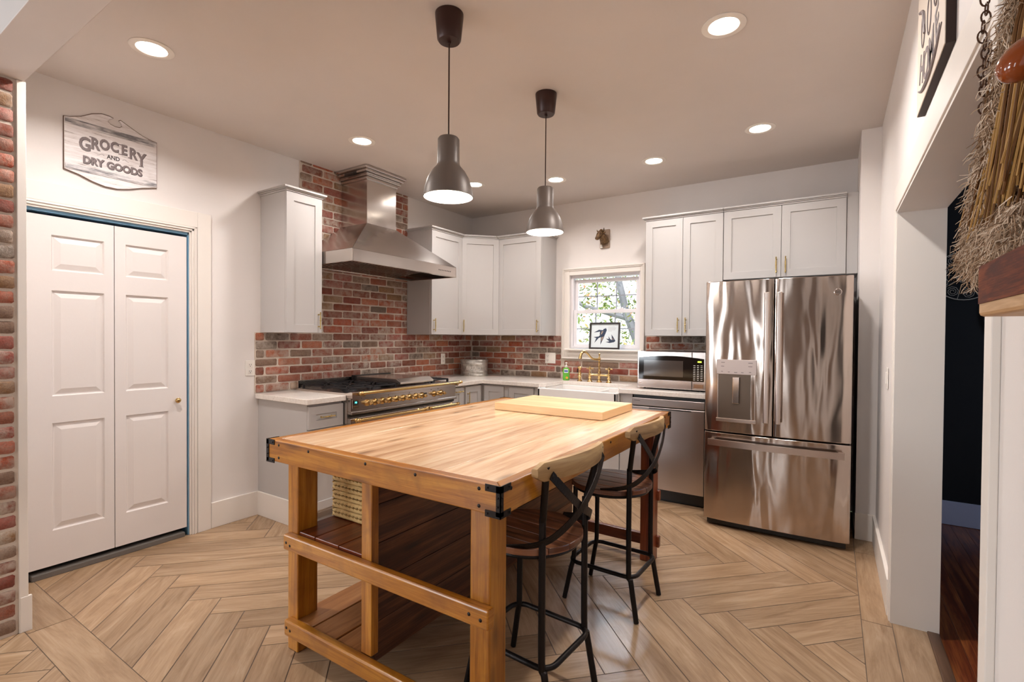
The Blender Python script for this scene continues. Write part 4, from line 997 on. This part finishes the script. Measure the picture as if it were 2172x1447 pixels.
wv.build('woven_sides', m_wicker, bk_)
ins_ = MB(); ringbox_ = lambda mb, t0: [mb.box(t0, BW-t0, t0, t0+.006, 0, BH), mb.box(t0, BW-t0, BD-t0-.006, BD-t0, 0, BH), mb.box(t0, t0+.006, t0, BD-t0, 0, BH), mb.box(BW-t0-.006, BW-t0, t0, BD-t0, 0, BH), mb.box(t0, BW-t0, t0, BD-t0, 0, .006)]
ringbox_(ins_, .012); ins_.build('lining', m_wickerd, bk_)
rm = MB(); pts = []
for sd in range(4):
    Lp = loop(.010, BH+.004); a, b2 = Vector(Lp[sd]), Vector(Lp[(sd+1) % 4])
    for k in range(16): pts.append(a.lerp(b2, k/16)+Vector((0, 0, .002*math.sin(k*2.4))))
rm.tube(pts, .010, 8, closed=True, rs=[.010+.002*math.sin(i*1.9) for i in range(len(pts))]); rm.build('rim', m_wicker, bk_)

# ------------------------------------------------------------------ stools
def smooth_path(P, n=6):
    out = []; P = [Vector(p) for p in P]
    for i in range(len(P)-1):
        p0, p1, p2, p3 = P[max(i-1, 0)], P[i], P[i+1], P[min(i+2, len(P)-1)]
        for k in range(n):
            t_ = k/n; out.append(.5*((2*p1)+(p2-p0)*t_+(2*p0-5*p1+4*p2-p3)*t_**2+(3*p1-p0-3*p2+p3)*t_**3))
    out.append(P[-1]); return out
def ribbon(mb, path, wdt, th):
    P = [Vector(p) for p in path]; n = len(P); vs = []
    for i, p in enumerate(P):
        tan = (P[min(i+1, n-1)]-P[max(i-1, 0)]).normalized(); nrm = Vector((1, 0, 0)); nrm = (nrm-tan*nrm.dot(tan)).normalized(); bb = tan.cross(nrm)
        for (a, b2) in ((-1, -1), (1, -1), (1, 1), (-1, 1)): vs.append(p+bb*(a*wdt/2)+nrm*(b2*th/2))
    fs = [(i*4+k, i*4+(k+1) % 4, (i+1)*4+(k+1) % 4, (i+1)*4+k) for i in range(n-1) for k in range(4)]+[(0, 1, 2, 3), tuple((n-1)*4+k for k in range(4))]
    mb.raw(vs, fs, lambda k: (k//4*.05, 0), None, True)
def make_stool(loc, rz, label):
    t_ = thing('bar_stool', label, 'stool', loc, rz, 'bar stools with crossed metal backs')
    ZS = .615
    st_ = MB(); n = 5; rx, ry = .205, .205; xs = [-rx+2*rx*i/n for i in range(n+1)]
    for i in range(n):
        y0, y1 = -ry+2*ry*i/n+.0008, -ry+2*ry*(i+1)/n-.0008; pts = []
        m = 8
        for k in range(m+1): yy = y0+(y1-y0)*k/m; pts.append((rx*math.sqrt(max(0, 1-(yy/ry)**2))*1.0, yy))
        for k in range(m+1): yy = y1+(y0-y1)*k/m; pts.append((-rx*math.sqrt(max(0, 1-(yy/ry)**2)), yy))
        q = []
        for p in pts:
            if not q or (abs(p[0]-q[-1][0])+abs(p[1]-q[-1][1])) > 1e-5: q.append(p)
        st_.prism(q, ZS-.024, ZS, fn)
    st_.build('seat', m_seat, t_, bevel=.003)
    rg_ = MB(); rg_.tube([(.185*math.cos(a), .185*math.sin(a), ZS-.034) for a in [2*PI*k/36 for k in range(36)]], .009, 8, closed=True); rg_.build('seat_ring', m_iron, t_)
    for sg in (-1, 1):
        lg = MB(); P = [(.202, sg*.161, .003), (.168, sg*.153, .195), (.158, sg*.153, .235), (.157, sg*.153, .690), (.162, sg*.157, .730), (.199, sg*.196, .925)]
        pp_ = [P[0]]+[Vector(P[0]).lerp(Vector(P[1]), .6)]+P[1:]
        lg.tube(smooth_path(pp_, 4), .0125, 12); lo = lg.build('leg', m_iron, t_)
        lg = MB(); lg.tube(smooth_path([(-.188, sg*.153, .003), (-.160, sg*.142, .15), (-.146, sg*.136, .215), (-.143, sg*.134, .30), (-.140, sg*.132, ZS-.030)], 4), .012, 12); lg.build('leg', m_iron, t_)
    fr = MB(); ptsr = []
    hx0, hx1, hy = -.165, .185, .155; rr = .055
    for (cx, cy, a0) in ((hx1-rr, hy-rr, 0), (hx0+rr, hy-rr, 90), (hx0+rr, -hy+rr, 180), (hx1-rr, -hy+rr, 270)):
        for k in range(7): a = R(a0+15*k); ptsr.append((cx+rr*math.cos(a), cy+rr*math.sin(a), .205))
    fr.tube(ptsr, .0105, 10, closed=True); fr.build('foot_ring', m_iron, t_)
    # curved wooden top rail
    br_ = MB(); n = 18; vs = []; ch_ = [(-.5, -.36), (-.5, .36), (-.34, .5), (.34, .5), (.5, .36), (.5, -.36), (.34, -.5), (-.34, -.5)]
    for i in range(n+1):
        u = -1+2*i/n; yy = .238*u; xx = .232-.052*u*u; e = min(1, (1-abs(u))*9+.45); hgt = .068*e*(1-.10*u*u); zc = .905+.006*(1-u*u)
        for (a, b2) in ch_: vs.append((xx+a*.026, yy, zc+b2*hgt))
    k8 = 8; fs = [(i*k8+k, i*k8+(k+1) % k8, (i+1)*k8+(k+1) % k8, (i+1)*k8+k) for i in range(n) for k in range(k8)]+[tuple(range(k8)), tuple(n*k8+k for k in range(k8))]
    br_.raw(vs, fs, lambda k: (vs[k][1], vs[k][2]), None, True); br_.build('back_rail', m_rail, t_)
    for sg in (-1, 1):
        cr_ = MB(); ribbon(cr_, smooth_path([(.215, sg*.190, .895), (.228, sg*.110, .82), (.226+.004*sg, 0, .742), (.205, -sg*.110, .680), (.150, -sg*.168, .640), (.03, -sg*.195, .612)], 6), .030, .0035)
        cr_.lathe([(.008, 0), (.008, .003), (.004, .006)], (.214, sg*.185, .890), 'x', 10); cr_.build('cross_strap', m_iron, t_)
    return t_
make_stool((2.656, -3.062, 0), -.064, 'nearer rustic bar stool with wooden back rail and crossed iron straps')
make_stool((2.674, -2.265, 0), -.034, 'farther rustic bar stool, towards the dishwasher, with crossed iron straps')

# ------------------------------------------------------------------ lights
def can_light(label, x, y, power=CAN_W):
    t_ = thing('recessed_light', label, 'ceiling light', (x, y, H), 0, 'recessed ceiling lights')
    MB().lathe([(.094, -.0005), (.094, -.004), (.088, -.007), (.066, -.005), (.062, -.0005)], (0, 0, 0), 'z', 40, caps=False).build('trim_ring', m_white, t_)
    MB().lathe([(.062, -.002), (.0, -.0021)], (0, 0, 0), 'z', 32, caps=False).build('lens', m_lens, t_)
    lamp('can_lamp', 'AREA', (0, 0, -.012), (0, 0, 0), power, (1, .945, .915), .115, shape='DISK', parent=t_, spread=R(150))
for lab, x, y in (('recessed ceiling light nearest the shop sign', .79, -3.615), ('recessed ceiling light left of the range hood, over the left counter', .752, -2.283), ('largest recessed ceiling light at the top right of the photo', 3.200, -2.305),
                  ('recessed ceiling light in front of the refrigerator', 3.203, -1.011), ('recessed ceiling light in front of the tall double-door cabinet', 2.417, -.779), ('recessed ceiling light behind the farther pendant', 1.533, -.771), ('recessed ceiling light half hidden behind the nearer pendant', .830, -1.040)):
    can_light(lab, x, y, CAN_W*(.48 if y > -.9 else .5 if y > -1.1 else .62 if (y > -2.3 and x < 1) else 1.05))
def pendant(label, x, y, zr):
    t_ = thing('pendant_lamp', label, 'pendant lamp', (x, y, H), 0, 'taupe pendant lamps')
    MB().lathe([(.062, -.001), (.062, -.012), (.052, -.112), (.046, -.120), (.0, -.121)], (0, 0, 0), 'z', 32).build('canopy', m_canopy, t_)
    zt = zr+.262-H
    MB().tube([(0, 0, -.118), (0, 0, -.13)], .009, 10).tube([(0, 0, -.125), (0, 0, zt-.004)], .0032, 8).build('cord', m_canopy, t_)
    z = zr-H; rim = .1095
    prof = [(rim, z), (rim-.0015, z+.012), (rim-.006, z+.040), (rim-.018, z+.078), (rim-.036, z+.110), (.054, z+.132), (.050, z+.140), (.0485, z+.150), (.0475, z+.250), (.042, z+.258), (.006, z+.262)]
    inner = [(r-.003 if r > .01 else r, zz_-.002) for r, zz_ in prof[:6]]+[(.044, z+.136), (.043, z+.20), (.0, z+.202)]
    MB().lathe(prof, (0, 0, 0), 'z', 48, caps=False).build('shade', m_shade, t_)
    MB().lathe(inner, (0, 0, 0), 'z', 48, caps=False).build('shade_lining', m_shadein, t_)
    MB().ball((0, 0, z+.065), .036, seg=20).lathe([(.014, z+.095), (.018, z+.20)], (0, 0, 0), 'z', 14).build('bulb', m_bulb, t_)
    lamp('pendant_bulb', 'POINT', (0, 0, z+.020), (0, 0, 0), PEND_W, (1, .93, .88), .035, parent=t_)
pendant('taupe dome pendant lamp hanging over the near end of the island', 2.204, -3.028, 1.966)
pendant('taupe dome pendant lamp hanging over the far end of the island', 2.216, -2.179, 1.964)

# ------------------------------------------------------------------ wall signs
sg = thing('shop_sign', 'distressed white wooden sign reading GROCERY AND DRY GOODS above the closet door', 'sign', (.001, -3.5165, 2.421), R(90))
sw, sh = .450, .148
def arch(u): return u
tp_ = [(-.225, .148), (-.20, .152), (-.15, .172), (-.10, .205), (-.055, .222), (-.02, .222), (.003, .216), (-.018, .206), (-.026, .192), (-.015, .178), (.010, .170), (.032, .172), (.044, .184), (.040, .200), (.028, .212), (.036, .218), (.06, .206), (.10, .186), (.15, .162), (.20, .150), (.225, .146)]
bt_ = [(.225, -.138), (.19, -.146), (.14, -.160), (.08, -.182), (.02, -.196), (-.04, -.196), (-.10, -.182), (-.16, -.158), (-.225, -.142)]
MB().prism(tp_+bt_, 0, -.012, lambda a, b2, d: (a, d, b2)).build('board', m_sign, sg, bevel=.0015)
MB().prism([(a*1.012, b2*1.02) for a, b2 in tp_+bt_], .0, -.009, lambda a, b2, d: (a, d, b2)).build('backing', plain('brown_sign_edge', (112, 88, 74), .7), sg)
bn = MB(); bn.box(-.223, .223, -.016, -.012, .112, .146); bn.box(-.223, .223, -.019, -.016, .120, .138); bn.box(-.223, .223, -.016, -.012, -.140, -.108); bn.box(-.223, .223, -.019, -.016, -.133, -.116); bn.build('moulding_band', m_signband, sg, bevel=.003)
word = 'GROCERY'; xs = [-.135, -.088, -.043, .005, .053, .098, .142]
for i, c in enumerate(word):
    u = (i-3)/3; sz = [.105, .092, .082, .080, .082, .092, .105][i]; zc = .046-.028*u*u-(.0 if c != 'Y' else .006)
    text('lettering', c, sz, m_inkd, sg, (xs[i]+.0022, -.0128, zc-.0018), (R(90), 0, 0), .0005, .0030, sx=.72)
    text('lettering', c, sz, m_ink, sg, (xs[i], -.0134, zc), (R(90), 0, 0), .0005, .0030, sx=.72)
sf = MB()
for (x_, z_, w_2) in ((-.104, .005, .022), (-.104, .070, .020), (.036, .014, .024), (.036, .072, .024), (.082, .006, .020), (.142, -.028, .024)): sf.box(x_-w_2/2, x_+w_2/2, -.0136, -.0130, z_-.0028, z_+.0028)
sf.build('serifs', m_ink, sg)
text('lettering', 'AND', .034, m_inkd, sg, (.0, -.0130, -.020), (R(90), 0, 0), .0005, .0006, sx=.85)
text('lettering', 'DRY GOODS', .058, m_inkd, sg, (.0025, -.0128, -.0725), (R(90), 0, 0), .0005, .0024, sx=.86)
text('lettering', 'DRY GOODS', .058, m_ink, sg, (0, -.0134, -.070), (R(90), 0, 0), .0005, .0024, sx=.86)
fl_ = MB()
for sgn in (-1, 1): fl_.tube(smooth_path([(sgn*.045, -.0130, -.020), (sgn*.055, -.0130, -.012), (sgn*.068, -.0130, -.020), (sgn*.078, -.0130, -.024)], 5), .0008, 5)
fl_.build('flourish', m_ink, sg)

hs = thing('home_sign', 'cream sign with curved grey lettering high on the side wall', 'sign', (3.886, -2.765, 2.380), R(-90))
MB().box(-.255, .255, -.020, 0, -.262, .262).build('panel', [m_signedge], hs)
MB().box(-.2545, .2545, -.0225, -.0195, -.2615, .2615).build('face', m_signcream, hs, bevel=.003)
for k, (c, x_, z_, rr, s_) in enumerate((('H', -.145, -.150, -16, .13), ('O', -.055, -.172, -6, .13), ('M', .045, -.172, 5, .13), ('E', .140, -.150, 16, .13))):
    text('lettering', c, s_, m_ink, hs, (x_, -.0232, z_), (R(90), R(-rr), 0), .0006, .002)
sw_ = MB(); pts = smooth_path([(-.215, -.0232, -.190), (-.12, -.0232, -.225), (0, -.0232, -.238), (.12, -.0232, -.225), (.215, -.0232, -.185)], 8)
sw_.tube(pts, .006, 6, rs=[.002+.005*math.sin(PI*i/(len(pts)-1)) for i in range(len(pts))])
for (a, z) in ((-.12, -.03), (.0, -.05), (.12, -.03)):
    sw_.tube([(a+.035*math.cos(q_*PI/10), -.0232, z+.055*math.sin(q_*PI/10)) for q_ in range(20)], .0022, 6, closed=True)
for (a, b2) in (((-.19, .06), (-.08, -.06)), ((-.05, .10), (.05, -.02)), ((.06, .12), (.16, .0)), ((.10, -.02), (.20, .10))): sw_.tube(smooth_path([(a[0], -.0232, a[1]), ((a[0]+b2[0])/2+.02, -.0232, (a[1]+b2[1])/2+.02), (b2[0], -.0232, b2[1])], 6), .006, 6)
sw_.build('scrollwork', m_ink, hs)

# ------------------------------------------------------------------ near right: broom, bead handle, chain, shelf
tag(MB().box(3.775, 3.886, -4.55, -3.945, 1.372, 1.386, 'y').build('__tmp', m_shelfend), 'x', 'x')
bpy.data.objects.remove(bpy.data.objects['__tmp'])
sf_ = thing('wooden_wall_shelf', 'thick reclaimed wooden shelf block on the near side wall', 'shelf', (3.886, -4.25, 1.378))
MB().box(-.116, -.001, -.30, .300, .0, .056, 'y').build('shelf_board', m_shelfend, sf_, bevel=.004)
MB().box(-.1175, -.1155, -.298, .294, .014, .0555, 'y').build('stained_face', m_shelfblock, sf_)
bo_ = thing('hearth_broom', 'straw and wool hand broom hanging at the near right edge', 'broom', (3.812, -4.015, 1.468)); bo_.scale = (1, 1.12, 1.12)
rb = random.Random(5)
st1, st2, wl_ = MB(), MB(), MB()
# local: y spreads along the wall (+ = away from camera), z up; apex at (0,-.10,.34)
for i in range(330):
    u = rb.random(); yb = -.14+.40*u; zb = .03+.05*rb.random()-.02*u
    top_ = Vector((rb.uniform(-.010, .016), -.125+.045*u+rb.uniform(-.01, .01), .36)); bot = Vector((rb.uniform(-.030, .030), yb, zb))
    mid = top_.lerp(bot, .5)+Vector((rb.uniform(-.008, .008), rb.uniform(-.008, .008)+.035*u, 0))
    (st1 if rb.random() < .6 else st2).tube([top_, mid, bot], .0016, 5, rs=[.0016, .0018, .0012])
st1.build('straw', m_straw, bo_); st2.build('straw', m_strawd, bo_)
for i in range(17000):
    u = rb.random(); s_ = rb.random()**1.0
    edge = Vector((0, -.075+.335*s_**.85, .34-.345*s_))
    if rb.random() < .35: edge = Vector((0, .26-.36*rb.random()*.62, .005+.02*rb.random()))
    if rb.random() < .18: edge += Vector((0, -.05*rb.random()*(s_+.1), -.02))
    p = edge+Vector((rb.uniform(-.026, .022), rb.uniform(-.030, .008), rb.uniform(-.016, .012)))
    d = Vector((rb.uniform(-.6, .6), rb.uniform(-.5, .6), rb.uniform(-1.2, -.1))).normalized(); L = rb.uniform(.008, .026)
    k_ = Vector((rb.uniform(-1, 1), rb.uniform(-1, 1), rb.uniform(-1, 1)))*L*.25
    wl_.tube([p, p+d*L*.5+k_, p+d*L], .0006, 3, caps=False, rs=[.0007, .0006, .0003])
wo = wl_.build('wool_fringe', m_fleece, bo_); wo['kind'] = 'stuff'
tg_ = thing('wooden_bead_handle', 'glossy chestnut turned wooden handle at the near right edge', 'handle', (3.775, -4.090, 1.602))
MB().ball((0, 0, 0), .030, sx=1.0, sy=.6, sz=.58, seg=28, T=Matrix.Rotation(R(33), 3, 'Z') @ Matrix.Rotation(R(-38), 3, 'Y')).build('turned_wood', m_handle, tg_)
chn = MB(); zc = 1.815; k = 0
while zc > 1.66:
    c = Vector((3.800+.002*math.sin(k*1.3), -3.787+.0016*math.sin(k*2.1), zc)); a = R(20+75*(k % 2))
    pts = [c+Vector((math.cos(a)*.0055*math.cos(q_*PI/6), math.sin(a)*.0055*math.cos(q_*PI/6), .0085*math.sin(q_*PI/6))) for q_ in range(12)]
    chn.tube(pts, .0011, 6, closed=True)
    if k > 4: chn.tube([p+Vector((.006, .004, -.004)) for p in pts], .0010, 6, closed=True)
    zc -= .0122; k += 1
tag(chn.build('rusty_chain', m_chain), 'rusty metal chain hanging at the near right beside the broom', 'chain')

# things on the black wall
wr_ = thing('wire_wreath', 'pale wire scroll ornament hanging on the black wall', 'wall ornament', (4.435, .155, 1.828))
w_m = MB(); n = 40
w_m.tube([(.178*math.cos(2*PI*k/n), -.01, .178*math.sin(2*PI*k/n)) for k in range(n)], .004, 6, closed=True)
for q_ in range(9):
    a = 2*PI*q_/9; cx, cz = .132*math.cos(a), .132*math.sin(a)
    w_m.tube([(cx+(.008+.030*k/20)*math.cos(k*.75), -.01, cz+(.008+.030*k/20)*math.sin(k*.75)) for k in range(21)], .0022, 5)
    w_m.tube([(.07*math.cos(a+.3), -.01, .07*math.sin(a+.3)), (.175*math.cos(a+.3), -.01, .175*math.sin(a+.3))], .002, 5)
w_m.build('scrolls', m_wire, wr_)
cb_ = MB(); rb2 = random.Random(2)
for k in range(60):
    a, b2 = rb2.uniform(0, 2*PI), rb2.uniform(0, 2*PI); cb_.tube([(.055*math.cos(a), -.012-rb2.random()*.02, .055*math.sin(a)), (.055*math.cos(b2), -.012-rb2.random()*.02, .055*math.sin(b2))], .0016, 5)
cb_.build('wire_ball', m_wire, wr_)
mr = thing('round_woven_basket', 'black-rimmed round pale woven tray on the black wall', 'basket', (4.86, .155, 1.55))
MB().lathe([(.318, 0), (.325, .02), (.305, .03), (.296, .02)], (0, 0, 0), '-y', 40, caps=False).build('rim', m_black, mr)
ct_ = MB(); ct_.lathe([(.30, .012), (0, .010)], (0, 0, 0), '-y', 40, caps=False)
for k in range(40): xx = -.29+.58*k/39; hh = math.sqrt(max(0, .30**2-xx*xx)); ct_.tube([(xx, -.014, -hh), (xx, -.014, hh)], .0035, 5)
ct_.build('woven_centre', m_cane, mr)
